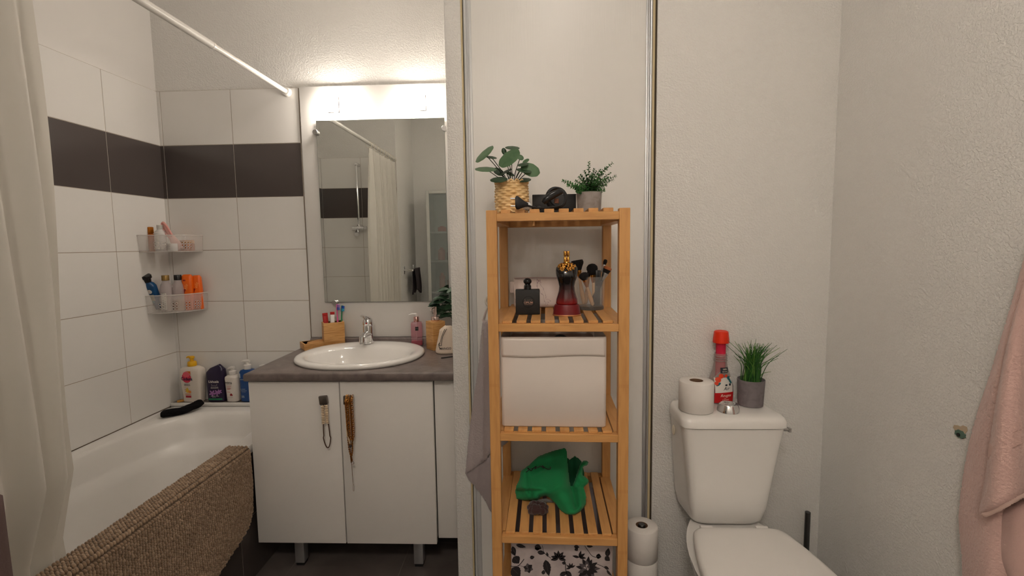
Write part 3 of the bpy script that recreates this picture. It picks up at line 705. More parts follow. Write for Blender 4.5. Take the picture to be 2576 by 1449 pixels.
def necklace(label, x0, x1, zb_, depth, mt, r, links=None, drop=None):
    t = thing('necklace', label, 'necklace', ((x0 + x1) / 2, 1.75 - depth, .735), 0, 'necklaces hanging on the right cabinet handle')
    hw = (x1 - x0) / 2; zt_ = -.012; L_ = zb_ - .735; pts = []
    for i in range(50):
        u = i / 49; a = pi * u; x = -hw * cos(a) * (1 if True else 0); z = zt_ + (L_ - zt_) * (sin(a) ** .32)
        pts.append(Vector((x + .006 * (-z / .3), 0, z)))
    pts.append(Vector((hw * .9, .012, .004))); pts.insert(0, Vector((-hw * .9, .012, .004)))
    b = B()
    if links:
        d = 0; prev = pts[0]; k = 0
        for p in pts[1:]:
            seg_ = (p - prev).length; 
            while d < seg_:
                q = prev + (p - prev) * (d / max(1e-9, seg_)); tdir = (p - prev).normalized()
                side = Vector((0, 1, 0)).cross(tdir); rr = links
                if k % 2: side = (side * .35 + Vector((0, .93, 0)))
                b.tube([q + tdir * (rr * 1.25 * cos(g)) + side * (rr * .85 * sin(g)) for g in [2 * pi * j / 12 for j in range(12)]], r, 6, True)
                d += links * 1.75; k += 1
            d -= seg_; prev = p
    else:
        b.tube(pts, r, 6)
    b.build('chain', mt, t)
    if drop: drop(t, L_)
    return t
necklace('gold necklace with large round links at the right of the bundle', -.690, -.672, .572, .012, GOLD, .0011, .0046)
def tassel(t, L_):
    b = B()
    for i in range(5): b.tube([(.003 + .0012 * (i - 2), -.001 * (i % 2), L_), (.006 + .0018 * (i - 2), 0, L_ - .028 - .004 * (i % 3))], .0009, 6)
    b.build('tassel', GOLD, t)
necklace('braided gold necklace ending in a short tassel of chains', -.699, -.682, .510, .006, GOLD, .0012, .0026, tassel)
def loop_end(t, L_):
    b = B().tube([(.008 + .0022 * sin(2 * pi * i / 16), 0, L_ - .014 - .014 * cos(2 * pi * i / 16) * 1.0) for i in range(16)], .0005, 6, True); b.build('wire_loop', GOLD2, t)
necklace('longest thin gold chain ending in a narrow wire loop', -.6925, -.6915, .395, .003, GOLD2, .0006, None, loop_end)
def pend(t, L_):
    b = B().lathe([(0, -.006), (.005, -.002), (.0062, .002), (.003, .006), (0, .007)], (.003, -.004, L_ - .004), 14); b.build('pendant', mat('smoky_stone', sc(60, 50, 48), .15), t)
necklace('gold rope necklace with dark round pendant at its end', -.697, -.678, .553, .009, GOLD2, .0014, .0022, pend)
def pearls(t, L_):
    b = B()
    for i in range(12): b.ball((-.003 + .0009 * i * (1 if i > 5 else .2), -.006, L_ + .046 - i * .0042), .0020, 10, 6)
    b.build('pearls', mat('pearl', sc(232, 214, 186), .2), t)
necklace('thin gold necklace with a curved row of small pearls', -.697, -.685, .565, .014, GOLD, .0008, .0018, pearls)
def crystal(t, L_):
    b = B().ball((.010, -.004, L_), (.0052, .004, .0062), 8, 5); b.build('crystal', mat('crystal', (.95, .93, .93), .03, trans=.9), t)
necklace('fine gold necklace with a clear crystal drop at its right', -.690, -.680, .487, .016, GOLD, .0006, None, crystal)

# ================================================================== corner baskets
CLEAR = mat('clear_plastic', (.86, .80, .75), .12, alpha=.26)
CLEARB = mat('clear_plastic_rim', (.88, .82, .77), .1, alpha=.5)
KX, KY = XL + .0088, YB - .0088
def caddy(label, a_, b_, z0, z1, cells):
    t = thing('corner_basket', label, 'shower basket', (KX, KY, z0), 0, 'clear corner baskets in the tub corner')
    def cv(u, g=0):
        a = pi / 2 * u; n = 2.15
        return ((a_ + g) * spow(sin(a), 2 / n), -(b_ + g) * spow(cos(a), 2 / n))
    # arc-length table so that the holes keep their shape
    tb = [cv(i / 200) for i in range(201)]; ds = [0]
    for p, q in zip(tb, tb[1:]): ds.append(ds[-1] + math.hypot(q[0] - p[0], q[1] - p[1]))
    def cs(s, g=0):
        s = max(0, min(1, s)) * ds[-1]
        lo = 0
        for i in range(200):
            if ds[i + 1] >= s: lo = i; break
        f = (s - ds[lo]) / max(1e-9, ds[lo + 1] - ds[lo]); return cv((lo + f) / 200, g)
    L_ = ds[-1]; H_ = z1 - z0; ch = .0125; n = int(L_ / ch); b = B(); b.mi = 0
    rows = 3; zlo = .012; fl = lambda z: .006 * (z / H_)
    def P(s, z): x, y = cs(s / L_, fl(z)); return (x, y, z)
    cw = L_ / n
    def quad(s0, s1, zz0, zz1):
        o = [P(s0, zz0), P((s0 + s1) / 2, zz0), P(s1, zz0), P(s1, zz1), P((s0 + s1) / 2, zz1), P(s0, zz1)]; b.add(o, [(0, 1, 4, 5), (1, 2, 3, 4)])
    for i in range(n):
        s0, s1 = i * cw, (i + 1) * cw
        quad(s0, s1, 0, zlo); quad(s0, s1, zlo + rows * ch, H_)
        for j in range(rows):
            za, zb2 = zlo + j * ch, zlo + (j + 1) * ch
            if i in cells:
                sq = []; ci = []; m = 16
                for k in range(m):
                    g = 2 * pi * k / m + pi / 4; c_, s_ = cos(g), sin(g); tt = 1 / max(abs(c_), abs(s_))
                    sq.append(P((s0 + s1) / 2 + c_ * tt * cw / 2, (za + zb2) / 2 + s_ * tt * ch / 2)); ci.append(P((s0 + s1) / 2 + c_ * .0043, (za + zb2) / 2 + s_ * .0043))
                b.add(sq + ci, [(k, (k + 1) % m, m + (k + 1) % m, m + k) for k in range(m)])
            else: quad(s0, s1, za, zb2)
    b.mi = 1
    for i in cells:
        for j in range(rows):
            s0_, z0_ = (i + .5) * cw, zlo + (j + .5) * ch; pts = []
            for k in range(14):
                g = 2 * pi * k / 14; p = P(s0_ + .0045 * cos(g), z0_ + .0045 * sin(g)); l_ = math.hypot(p[0], p[1]); pts.append((p[0] * (1 + .0009 / l_), p[1] * (1 + .0009 / l_), p[2]))
            b.tube(pts, .00055, 5, True)
    o = b.build('front_wall', [CLEAR, CLEARB], t, 60); m_ = o.modifiers.new('thick', 'SOLIDIFY'); m_.thickness = .0016; m_.offset = -1
    b = B(); out = [cs(i / 40) for i in range(41)] + [(0, 0)]
    b.prism(out, lambda x, y: (x, y, 0), lambda x, y: (x, y, .002)); b.build('base', CLEAR, t)
    b = B(); b.tube([(*cs(i / 60, .0065), H_) for i in range(61)], .0021, 8)
    b.build('rim', CLEARB, t)
    b = B(); b.tube([(*cs(i / 60, .0005), .001) for i in range(61)], .0016, 6); b.build('lower_edge', CLEARB, t)
    return t
caddy('clear plastic corner basket mounted higher, holding four small items', .172, .180, 1.2855, 1.363, (5, 6, 7, 8, 13, 14, 15, 16))
caddy('clear plastic corner basket mounted lower, holding five tall bottles', .176, .160, 1.001, 1.085, (4, 5, 8, 9, 12, 13, 15, 16, 17))
def pX(px, Y): return at(px, 700, Y=Y).x
def gb(name, label, cat, px, Y, z, prof, m, rz=-.45, rot=None, cap=None, seg=40, group=None, px_y=None):
    p = at(px, px_y or 700, Y=Y); t = thing(name, label, cat, (p.x, Y, z), rz, group, rot)
    b = B().sel(prof, seg=seg); b.build('bottle', m, t); sk = Skin(prof)
    if cap: b = B(); cap(b); b.build('cap', CAPM[0], t, 35)
    return t, sk
CAPM = [None]
z0 = 1.2885
ORANGE = mat('amber_orange_plastic', sc(214, 112, 30), .25, trans=.35)
CAPM[0] = mat('gold_cap', sc(196, 118, 34), .25, metal=.7)
t, sk = gb('shower_gel_bottle', 'small amber orange bottle with gold flip cap in the upper corner basket', 'bottle', 386, 2.215, z0, [(0, .017, .013, 5), (.002, .0185, .0145, 5), (.078, .0185, .0145, 5), (.083, .014, .012, 4), (.085, .012, .011, 3)], ORANGE, cap=lambda b: b.sel([(.0855, .0150, .013, 4), (.087, .0155, .0135, 4), (.113, .0150, .0130, 4), (.115, .013, .011, 3)]))
b = B(); sk.rect(b, -.004, .004, .02, .06); b.build('label', plastic('amber_label', 160, 60, 24, .4), t)
CAPM[0] = plastic('frosted_cap', 226, 222, 214, .3, trans=.4)
MILK = mat('clear_bottle_milky', (.80, .77, .74), .1, alpha=.6)
t, sk = gb('lotion_bottle', 'clear round bottle with white text label and frosted cap, upper basket', 'bottle', 412, 2.210, z0, [(0, .022, .022, 2.2), (.003, .0235, .0235, 2.2), (.082, .0235, .0235, 2), (.094, .020, .020, 2), (.1, .013, .013, 2), (.104, .012, .012, 2)], MILK, cap=lambda b: b.sel([(.1045, .0128, .0128, 2), (.122, .0125, .0125, 2), (.123, .011, .011, 2)]))
b = B(); sk.rect(b, -.016, .018, .012, .088); b.build('label', LABELW, t)
b = B()
for i in range(9): sk.rect(b, -.010 + .002 * (i % 2), .015 - .003 * (i % 3), .020 + i * .0052, .0212 + i * .0052, off=.0006, m=2)
for a in (-.6, -.2, .2, .6, 1.0): sk.tri(b, [(0, .074), (.001 + .009 * sin(a), .074 + .009 * cos(a)), (.002, .075)], off=.0007)
b.build('print', plastic('print_grey_green', 110, 120, 100, .6), t)
# pink facial brush
p = at(452, 620, Y=2.222); t = thing('face_brush', 'translucent pink facial brush leaning left out of the upper corner basket', 'brush', (p.x, 2.222, 1.292), rot=(0, radians(-29), 0))
PK = plastic('soft_pink_plastic', 236, 178, 168, .3, trans=.15)
b = B(); b.sel([(0, .010, .009, 2.2), (.004, .019, .014, 2.2), (.035, .021, .015, 2.2), (.06, .016, .012, 2.2), (.085, .0105, .008, 2.2), (.125, .0125, .006, 2.2), (.150, .0085, .004, 2.2), (.154, .003, .002, 2)]); b.build('handle', PK, t)
b = B(); b.tube([(.0115 * sin(2 * pi * i / 30), -.008, .105 + .043 * cos(2 * pi * i / 30)) for i in range(30)], .0022, 8, True); b.build('grip_ring', plastic('pink_grip', 224, 150, 142, .35), t)
t, sk = gb('cosmetic_tub', 'clear low tub with faint print below the pink brush', 'tub', 440, 2.180, z0, [(0, .022, .016, 3), (.002, .023, .017, 3), (.034, .023, .017, 3), (.036, .0215, .0155, 3)], MILK)
b = B()
for i in range(4): sk.rect(b, -.015, .013 - .004 * (i % 2), .010 + i * .0055, .0115 + i * .0055, off=.0006, m=2)
b.build('print', plastic('print_grey', 140, 128, 118, .6), t)
t, sk = gb('scrub_jar', 'wide amber jar with white barcode label at the right of the upper basket', 'jar', 477, 2.288, z0, [(0, .030, .026, 2.4), (.003, .033, .028, 2.4), (.034, .033, .028, 2.4), (.037, .031, .027, 2.4)], ORANGE)
b = B().sel([(.0375, .0335, .0285, 2.4), (.050, .0335, .0285, 2.4), (.052, .031, .026, 2.4)]); b.build('lid', mat('jar_lid_amber', sc(206, 140, 70), .3), t)
b = B(); sk.rect(b, -.018, .010, .006, .024); b.build('label', LABELW, t)
b = B()
for i in range(3):
    for k in range(4): sk.rect(b, -.016 + k * .0062, -.0118 + k * .0062, .009 + i * .005, .0112 + i * .005, off=.0006, m=2, n=3)
b.build('print', BLACKM, t)
# lower basket
z0 = 1.0045
BLUE = mat('deep_blue_plastic', sc(18, 74, 122), .25)
prof = [(0, .022, .014, 4), (.003, .0265, .018, 4), (.06, .0305, .0200, 3.5), (.118, .0305, .0200, 3.2), (.131, .024, .017, 3), (.137, .0165, .0150, 2.4), (.142, .0160, .0150, 2)]
CAPM[0] = BLACKG
t, sk = gb('shampoo_bottle', 'blue bottle with black cap tilted to the left in the lower corner basket', 'bottle', 392, 2.228, z0 + .014, prof, BLUE, rot=(radians(22), 0, .16), cap=lambda b: (b.sel([(.142, .0175, .0165, 2), (.160, .0195, .018, 2), (.161, .0245, .022, 2), (.172, .0245, .022, 2), (.175, .022, .020, 2)])), px_y=760)
b = B(); sk.disc(b, .008, .098, .010); b.mi = 1; sk.rect(b, .002, .020, .050, .082); b.mi = 2; sk.rect(b, .002, .014, .040, .050, off=.0004); sk.tri(b, [(-.006, .086), (.004, .09), (-.002, .072), (.006, .060), (-.006, .055)], off=.0006)
b.mi = 3; sk.text(b, 'bio', .008, .099, .007, off=.0008)
for i in range(3): sk.rect(b, .005, .017 - .003 * i, .060 + .006 * i, .0614 + .006 * i, off=.0007, m=2)
b.build('label', [LABELW, plastic('label_khaki', 140, 138, 116, .5), plastic('label_teal', 40, 130, 150, .5), BLACKM], t)
def round_bottle(label, px, Y, capm, liq, lz, tint):
    prof = [(0, .024, .024, 2), (.003, .0265, .0265, 2), (.105, .0265, .0265, 2), (.125, .0225, .0225, 2), (.138, .0155, .0155, 2), (.146, .0140, .0140, 2)]
    CAPM[0] = capm
    t, sk = gb('shampoo_bottle', label, 'bottle', px, Y, z0, prof, tint, cap=lambda b: b.lathe([(.0148, .1465), (.0160, .1475), (.0158, .170), (.0148, .1715)], seg=32), seg=36)
    b = B().sel([(.0025, .0250, .0250, 2), (lz, .0250, .0250, 2)]); b.build('liquid', liq, t); return t, sk
CLB = mat('clear_bottle', (.62, .52, .52), .06, alpha=.42)
t, sk = round_bottle('clear round bottle with gold cap and milky content, lower basket', 416, 2.222, mat('khaki_gold_cap', sc(150, 120, 66), .35, metal=.5), mat('milky_liquid', sc(214, 200, 188), .3), .075, CLB)
b = B(); sk.rect(b, .006, .023, .010, .088); b.mi = 1
for i in range(7): sk.tri(b, [(.021, .015 + i * .011), (.011, .022 + i * .011), (.012, .0245 + i * .011), (.021, .019 + i * .011)], off=.0009)
WGR = plastic('leaf_print_grey', 120, 116, 100, .6)
b.build('label', [plastic('frosted_label', 218, 214, 206, .5), WGR], t)
t, sk = round_bottle('clear round bottle with black cap and amber content, lower basket', 447, 2.245, BLACKG, mat('amber_liquid', sc(206, 136, 40), .2), .052, CLB)
b = B(); sk.rect(b, -.024, -.008, .010, .088); b.mi = 1
for i in range(7): sk.tri(b, [(-.023, .015 + i * .011), (-.013, .022 + i * .011), (-.014, .0245 + i * .011), (-.023, .019 + i * .011)], off=.0009)
b.build('label', [plastic('frosted_label', 218, 214, 206, .5), WGR], t)
ORS = mat('bright_orange_plastic', sc(238, 104, 16), .3, sss=.0)
for k, (lab, px, Y, h_) in enumerate((('bright orange flat bottle in the lower basket beside the black-capped bottle', 471, 2.262, .172), ('bright orange bottle at the far right of the lower basket', 495, 2.288, .166))):
    prof = [(0, .019, .012, 4), (.003, .0215, .0145, 4), (h_ * .55, .0225, .0150, 3.5), (h_ * .94, .0225 if k == 0 else .019, .014, 3.2), (h_ * .985, .019 if k == 0 else .014, .011, 3), (h_, .014, .008, 3)]
    t, sk = gb('shampoo_bottle', lab, 'bottle', px, Y, z0, prof, ORS, rz=.25)
    b = B(); sk.text(b, 'elle', -.002 if k == 0 else .002, .112 if k == 0 else .118, .020, rot=1.3, shear=.3, off=.0012); b.mi = 1
    if k == 0: sk.rect(b, -.014, -.003, h_ * .82, h_ * .84 + .003)
    for q in range(3): sk.disc(b, -.014 + .003 * q, .085 + .007 * q, .0045, off=.0006)
    b.build('print', [plastic('print_pale_orange', 255, 170, 90, .4), plastic('print_dark_red', 150, 30, 14, .4)], t)

# ================================================================== bottles on the tub ledge
z0 = .5447
prof = [(0, .043, .021, 5), (.003, .0465, .024, 5), (.06, .0505, .0265, 4.5), (.13, .0565, .0295, 4.5), (.158, .0570, .0295, 4), (.168, .052, .026, 3.4), (.176, .036, .021, 2.8), (.178, .019, .017, 2)]
YEL = plastic('yellow_plastic', 232, 176, 20, .35)
CAPM[0] = YEL
t, sk = gb('shower_cream_bottle', 'large white pump bottle with yellow cap and pink disc in the tub corner', 'bottle', 467, 2.287, z0, prof, plastic('cream_white_plastic', 226, 216, 204, .35), rz=-.10, cap=lambda b: (b.lathe([(.0195, .178), (.0205, .180), (.0195, .197), (.0165, .201), (.010, .202)], seg=30), b.lathe([(.0085, .202), (.0085, .214), (.0125, .216), (.0130, .222), (.011, .226), (.004, .228)], seg=24), b.tube([(0, 0, .222), (-.014, -.006, .224), (-.021, -.009, .220)], [.006, .0045, .003], 10)))
b = B(); dx = -.010
sk.disc(b, dx, .125, .0255, off=.0008); b.mi = 1; sk.disc(b, dx, .141, .0140, off=.0010, rx=.019)
b.mi = 2; sk.text(b, 'Cadum', dx, .119, .0225, off=.0018, bold=.022, space=.93)
sk.text(b, 'SURGRAS', dx, .088, .0078, off=.0010, bold=.02); sk.text(b, 'Crème Douche', dx, .0945, .0050, off=.0010)
b.mi = 3; sk.tri(b, [(dx - .006, .158), (dx + .024, .158), (dx + .024, .137), (dx + .019, .147), (dx + .010, .154)], off=.0010); sk.text(b, 'Huile d\'Argan bio', dx, .0815, .0038, off=.0010)
sk.rect(b, dx - .016, dx + .014, .040, .0435, off=.0008)
b.mi = 4; sk.disc(b, dx - .002, .060, .012, off=.0010, rx=.009); sk.disc(b, dx - .002, .070, .007, off=.0011, rx=.003)
b.mi = 5; sk.disc(b, dx + .010, .054, .007, off=.0012, rx=.0085); sk.tri(b, [(dx - .018, .064), (dx - .013, .070), (dx - .012, .062)], off=.001); sk.tri(b, [(dx - .016, .056), (dx - .010, .060), (dx - .011, .053)], off=.001); sk.tri(b, [(dx - .014, .074), (dx - .017, .080), (dx - .010, .073)], off=.001)
b.mi = 6; sk.rect(b, dx - .015, dx + .015, .024, .035, off=.0008)
b.build('label', [plastic('cadum_pink', 214, 48, 78), plastic('cadum_pale_pink', 232, 96, 110), plastic('navy_print', 26, 24, 60), plastic('orange_print', 226, 110, 30), plastic('yellow_print', 236, 196, 70), plastic('apricot_print', 232, 140, 60), plastic('crimson_print', 176, 26, 44)], t)
# dark violet bottle with slanted top
p = at(527, 1005, Y=2.290); t = thing('shower_gel_bottle', 'dark violet flat shower gel bottle with lilac orchid print on the tub ledge', 'bottle', (pX(527, 2.290), 2.290, z0), .02)
VIO = mat('dark_violet_plastic', sc(38, 26, 58), .28)
prof = [(0, .038, .018, 4), (.003, .0425, .021, 4), (.02, .0435, .0215, 4), (.13, .0445, .0215, 4), (.140, .0445, .0210, 4)]
top = lambda x, z: z
b = B(); n = 48; rings = []
for q in prof: rings.append([(q[1] * spow(cos(2 * pi * i / n), 2 / q[3]), q[2] * spow(sin(2 * pi * i / n), 2 / q[3]), q[0]) for i in range(n)])
def slant(f, sx, sy, dx_):
    r_ = []
    for i in range(n):
        x = sx * spow(cos(2 * pi * i / n), .5) + dx_; y = sy * spow(sin(2 * pi * i / n), .5)
        r_.append((x, y, f(x)))
    return r_
rings.append(slant(lambda x: .146 + (.014 if x > .0 else .014 + x * .30), .0435, .018, 0)); rings.append(slant(lambda x: .152 + .02 + x * .42 if x < .02 else .1804 - (x - .02) * .9, .036, .012, .001)); rings.append(slant(lambda x: .156 + .021 + x * .42 if x < .018 else .1846 - (x - .018) * .8, .030, .006, .002))
b.loft(rings); b.build('bottle', VIO, t, 30)
sk = Skin(prof); b = B(); sk.text(b, 'Ushuaïa', -.003, .102, .0165, off=.0012, bold=.022, shear=.15); sk.text(b, 'Douche Massage', .001, .076, .0050, off=.001); sk.text(b, 'DELASSANTE', .001, .070, .0066, off=.001, bold=.01)
for z in (.083,): sk.rect(b, -.013, .013, z, z + .0008, off=.0008, m=2)
sk.rect(b, -.0135, -.0125, .083, .090, off=.0008, n=2); sk.rect(b, .0125, .0135, .083, .090, off=.0008, n=2)
sk.text(b, 'Orchidée d\'Asie', .0, .030, .0062, off=.0022, shear=.3, bold=.01); sk.text(b, 'baie rose', -.004, .024, .0045, off=.0022)
b.mi = 1
for (x, z, s_) in ((-.012, .044, 1), (.012, .047, .9), (.024, .052, .7)):
    for k in range(5):
        a = 2 * pi * k / 5 + s_; sk.disc(b, x + .009 * s_ * cos(a), z + .009 * s_ * sin(a), .0042 * s_, off=.0012 + .0001 * k, rx=.0085 * s_, ang=a)
b.mi = 2; sk.rect(b, -.034, .034, .010, .018, off=.0007)
b.build('label', [LABELW, plastic('orchid_lilac', 168, 116, 176), plastic('label_green', 40, 128, 84)], t)
# intima
prof = [(0, .028, .022, 2.6), (.003, .031, .024, 2.6), (.06, .0335, .026, 2.6), (.115, .0365, .028, 2.6), (.121, .0355, .027, 2.6), (.124, .034, .026, 2.6), (.131, .022, .019, 2.2), (.134, .014, .014, 2)]
CAPM[0] = plastic('pump_white2', 234, 228, 222)
t, sk = gb('intimate_wash_bottle', 'small white pump bottle with red berry print beside the violet bottle', 'bottle', 569, 2.290, z0, prof, plastic('satin_white_plastic', 228, 220, 212, .35), rz=-.1, cap=lambda b: (b.lathe([(.0165, .134), (.0175, .136), (.017, .150), (.012, .152), (.0085, .153), (.0085, .160)], seg=28), b.tube([(.009, 0, .168), (-.006, 0, .1665), (-.020, 0, .162), (-.0265, 0, .158)], [.0075, .007, .0045, .003], 12)))
b = B(); sk.text(b, 'intima', -.006, .098, .0165, off=.0012, bold=.01); b.mi = 1
for i, (w_, z) in enumerate(((.024, .080), (.020, .071), (.022, .067), (.016, .063), (.018, .050))): sk.rect(b, -.016, -.016 + w_, z, z + .0018, off=.0008, m=2)
b.mi = 2
for x, z in ((.004, .036), (.010, .036), (.007, .040)): sk.disc(b, x - .002, z, .0042, off=.001)
b.mi = 3
for z in (.088, .090, .026, .022): sk.rect(b, -.016, .012, z, z + .0007, off=.0008, m=2)
b.build('label', [plastic('print_charcoal', 60, 54, 58), plastic('print_coral', 214, 112, 112), plastic('berry_red', 150, 24, 34), plastic('print_mid_grey', 150, 142, 140)], t)
# blue pump
prof = [(0, .030, .020, 5), (.003, .033, .023, 5), (.148, .0345, .024, 5), (.156, .031, .021, 4), (.160, .018, .016, 2.5)]
CAPM[0] = plastic('pump_white3', 236, 232, 226)
t, sk = gb('cleansing_gel_bottle', 'royal blue pump bottle with white pump half behind the vanity side', 'bottle', 608, 2.290, z0, prof, mat('royal_blue_plastic', sc(16, 66, 128), .28), rz=-.08, cap=lambda b: (b.lathe([(.0165, .160), (.0175, .162), (.017, .181), (.013, .183), (.0085, .184), (.0085, .195)], seg=28), b.tube([(.013, 0, .1995), (0, 0, .200), (-.018, 0, .200), (-.030, 0, .1965)], [.0065, .0085, .005, .003], 12)))
b = B(); b.mi = 0; sk.rect(b, -.030, -.024, .120, .142, off=.0008)
sk.text(b, 'LIPIKAR', -.018, .112, .0058, off=.001); sk.text(b, 'GEL LAVANT', -.016, .064, .0050, off=.001); sk.text(b, 'apaisant protecteur', -.010, .057, .0040, off=.001); sk.text(b, 'corps et visage', -.012, .051, .0035, off=.001)
for z in (.030, .026, .022): sk.rect(b, -.024, -.004 - (z * .2), z, z + .0011, off=.0008, m=2)
b.build('label', plastic('print_pale_blue', 206, 220, 230, .5), t)
t, sk = gb('pump_bottle', 'white pump head of a bottle mostly hidden behind the worktop corner', 'pump bottle', 652, 2.292, z0, [(0, .028, .02, 4), (.14, .028, .02, 4), (.15, .014, .014, 2)], plastic('hidden_white', 228, 222, 214, .35), rz=0, cap=lambda b: (b.lathe([(.014, .150), (.014, .162), (.007, .163), (.007, .170)], seg=20), b.tube([(.010, 0, .174), (-.008, 0, .176), (-.026, 0, .174)], [.006, .006, .003], 10)))
# black cloth band on the rim corner
pts = [at(404, 1043, Z=.543), at(430, 1038, Z=.5445), at(462, 1031, Z=.546), at(490, 1021, Z=.551), at(503, 1011, Z=.559)]
cc = cr(pts, 8); b = B(); n = len(cc); rings = []
for i, p in enumerate(cc):
    tq = (cc[min(n - 1, i + 1)] - cc[max(0, i - 1)]).normalized(); sd = tq.cross(Vector((0, 0, 1))).normalized(); e = min(1, .62 + 4.5 * min(i, n - 1 - i) / n)
    rings.append([tuple(p + sd * (.025 * e * cos(a) * (1 + .10 * sin(5 * a + i * .5))) + Vector((0, 0, 1)) * (.0155 * e * sin(a) * (1 + .16 * sin(3 * a + i * .35)))) for a in [2 * pi * k / 28 for k in range(28)]])
b.loft(rings); o = b.build('headband', BLACKC, None, 80); tag(o, 'black terry headband lying across the corner of the bathtub rim', 'headband')
p = at(432, 1019, Z=.55); b = B(); b.box(-.016, .016, -.004, .004, 0, .011, .002); o = b.build('bottle_cap', mat('amber_cap', sc(206, 150, 70), .4)); o.location = (p.x, 2.270, .5448); o.rotation_euler = (0, 0, .7)
tag(o, 'small amber cap on the ledge corner behind the black headband', 'cap')

# ================================================================== birch shelving unit
SX, SY, SR = .0715, 1.262, -.031
t = thing('shelving_unit', 'tall open birch shelving unit with slatted shelves in front of the closet door', 'shelf', (SX, SY, 0), SR)
UNIT = t; hw, dp, pw, pd = .1855, .386, .0275, .030
for x in (-1, 1):
    for y0 in (0, dp - pd):
        xa, xb = (-hw, -hw + pw) if x < 0 else (hw - pw, hw)
        b = B().box(xa, xb, y0, y0 + pd, 0, 1.388, .0012, 1)
        for z, n_ in ((.91, 0), (1.205, 5), (.62, 4), (.45, 4)):     # finger joints
            for k in range(6): b.mi = 1; b.box(xa + .003 + k * .0042, xa + .0036 + k * .0042, y0 - .0002, y0 + .001, z + (z * 7 % 1) * .02, z + .009 + (z * 7 % 1) * .02)
        b.build('post', [WOODZ, mat('finger_joint', sc(176, 112, 56), .5) if 'finger_joint' not in bpy.data.materials else bpy.data.materials['finger_joint']], t)
LEV = [1.380, 1.088, .788, .4955, .21]
SLZ = [z + (.010 if i == 0 else .0075) for i, z in enumerate(LEV)]
for i, z in enumerate(LEV):
    sb = B()
    for k in range(8):
        c_ = (k - 3.5) * .0381 - .002; sb.box(c_ - .0129, c_ + .0129, .012, dp - .012, z, SLZ[i], .001, 1)
    sh = sb.build('shelf', WOODY, t)
    rh = .0205 if i else .021
    b = B().box(-hw + pw, hw - pw, .0008, .0235, z - rh, z, .001, 1)
    if i == 0: b.cyl((-.062, .018, z - .033), (-.062, .018, z - .019), .0035, seg=10)
    b.build('front_rail', WOODX, sh)
    B().box(-hw + pw, hw - pw, dp - .0235, dp - .0008, z - rh - .004, z, .001, 1).build('back_rail', WOODX, sh)
    for s_ in (-1, 1):
        b = B().box(min(s_ * (hw - .001), s_ * (hw - pw - .008)), max(s_ * (hw - .001), s_ * (hw - pw - .008)), pd + .0005, dp - pd - .0005, z - .024, z - .0005, .001, 1)
        b.build('side_rail', WOODY, sh)

def inflate(outline, Yf, D, step=3.0, fold=None, P=None, back=True, side=None):
    """cloth pillow: outline in photo pixels, Yf(x, y) distance of its middle plane, D bulge, fold(x, y) extra relief"""
    n = len(outline); seg = [(outline[i], outline[(i + 1) % n]) for i in range(n)]
    def inside(x, y):
        c = False
        for (ax, ay), (bx_, by_) in seg:
            if (ay > y) != (by_ > y) and x < (bx_ - ax) * (y - ay) / (by_ - ay) + ax: c = not c
        return c
    def near(x, y):
        best = (1e9, x, y)
        for (ax, ay), (bx_, by_) in seg:
            dx, dy = bx_ - ax, by_ - ay; t_ = max(0, min(1, ((x - ax) * dx + (y - ay) * dy) / max(1e-9, dx * dx + dy * dy)))
            qx, qy = ax + dx * t_, ay + dy * t_; d_ = math.hypot(x - qx, y - qy)
            if d_ < best[0]: best = (d_, qx, qy)
        return best
    x0, x1 = min(p[0] for p in outline) - step, max(p[0] for p in outline) + step; y0, y1 = min(p[1] for p in outline) - step, max(p[1] for p in outline) + step
    nx, ny = int((x1 - x0) / step) + 1, int((y1 - y0) / step) + 1; keep = []
    for j in range(ny):
        for i in range(nx):
            if inside(x0 + (i + .5) * step, y0 + (j + .5) * step): keep.append((i, j))
    used = {}; V = []
    for i, j in keep:
        for a in ((i, j), (i + 1, j), (i + 1, j + 1), (i, j + 1)):
            if a not in used:
                x, y = x0 + a[0] * step, y0 + a[1] * step; d_, qx, qy = near(x, y); ins = inside(x, y)
                if not ins or d_ < step * .45: x, y, d_ = qx, qy, 0
                used[a] = len(V); V.append((x, y, d_))
    b = B(); P = P or (lambda x, y, Y: at(x, y, Y=Y))
    R_ = 26.0
    def h(d_): u = min(1, d_ / R_); return sqrt(max(0, 1 - (1 - u) ** 2))
    fr = [P(x, y, Yf(x, y) - (D * h(d_) + (fold(x, y) * min(1, d_ / 7) if fold else 0)) - (.0006 if d_ == 0 else 0)) for x, y, d_ in V]
    fs = [(used[(i, j)], used[(i + 1, j)], used[(i + 1, j + 1)], used[(i, j + 1)]) for i, j in keep]
    b.add(fr, fs)
    if back:
        bk = [P(x, y, Yf(x, y) + (side or D * .5) * h(d_) ) for x, y, d_ in V]; b.add(bk, [f[::-1] for f in fs])
    return b

# ------------------------------------------------------------------ on the top shelf
zt0 = SLZ[0] + .0006
WICK = mat('straw_weave', sc(238, 204, 150), .65, var=(sc(212, 166, 104), 30, 3, ONE, .4, .75), bump=('noise', 140, .5, .001, (1, 1, 3)))
t = thing('potted_plant', 'round-leaved green plant in a woven straw basket pot on the top shelf', 'plant', (at(1287, 500, Y=1.42).x, 1.435, zt0))
def weave(u, v):
    rows = 12; z = .088 * v; r_ = .0455 + .003 * sin(pi * v); rw = min(rows - 1, int(v * rows)); fr_ = v * rows - rw
    r_ += .0021 * sin(2 * pi * u * 10 + pi * rw) * sin(pi * fr_) + .0012 * sin(pi * fr_)
    if v > .93: r_ += .0015
    return (r_ * cos(2 * pi * u), r_ * sin(2 * pi * u), z)
b = B().grid(weave, 176, 121, closeu=True); b.lathe([(.0455, 0), (.0, 0)], seg=44, cap=False)
pot = b.build('basket', WICK, t, 60)
b = B()
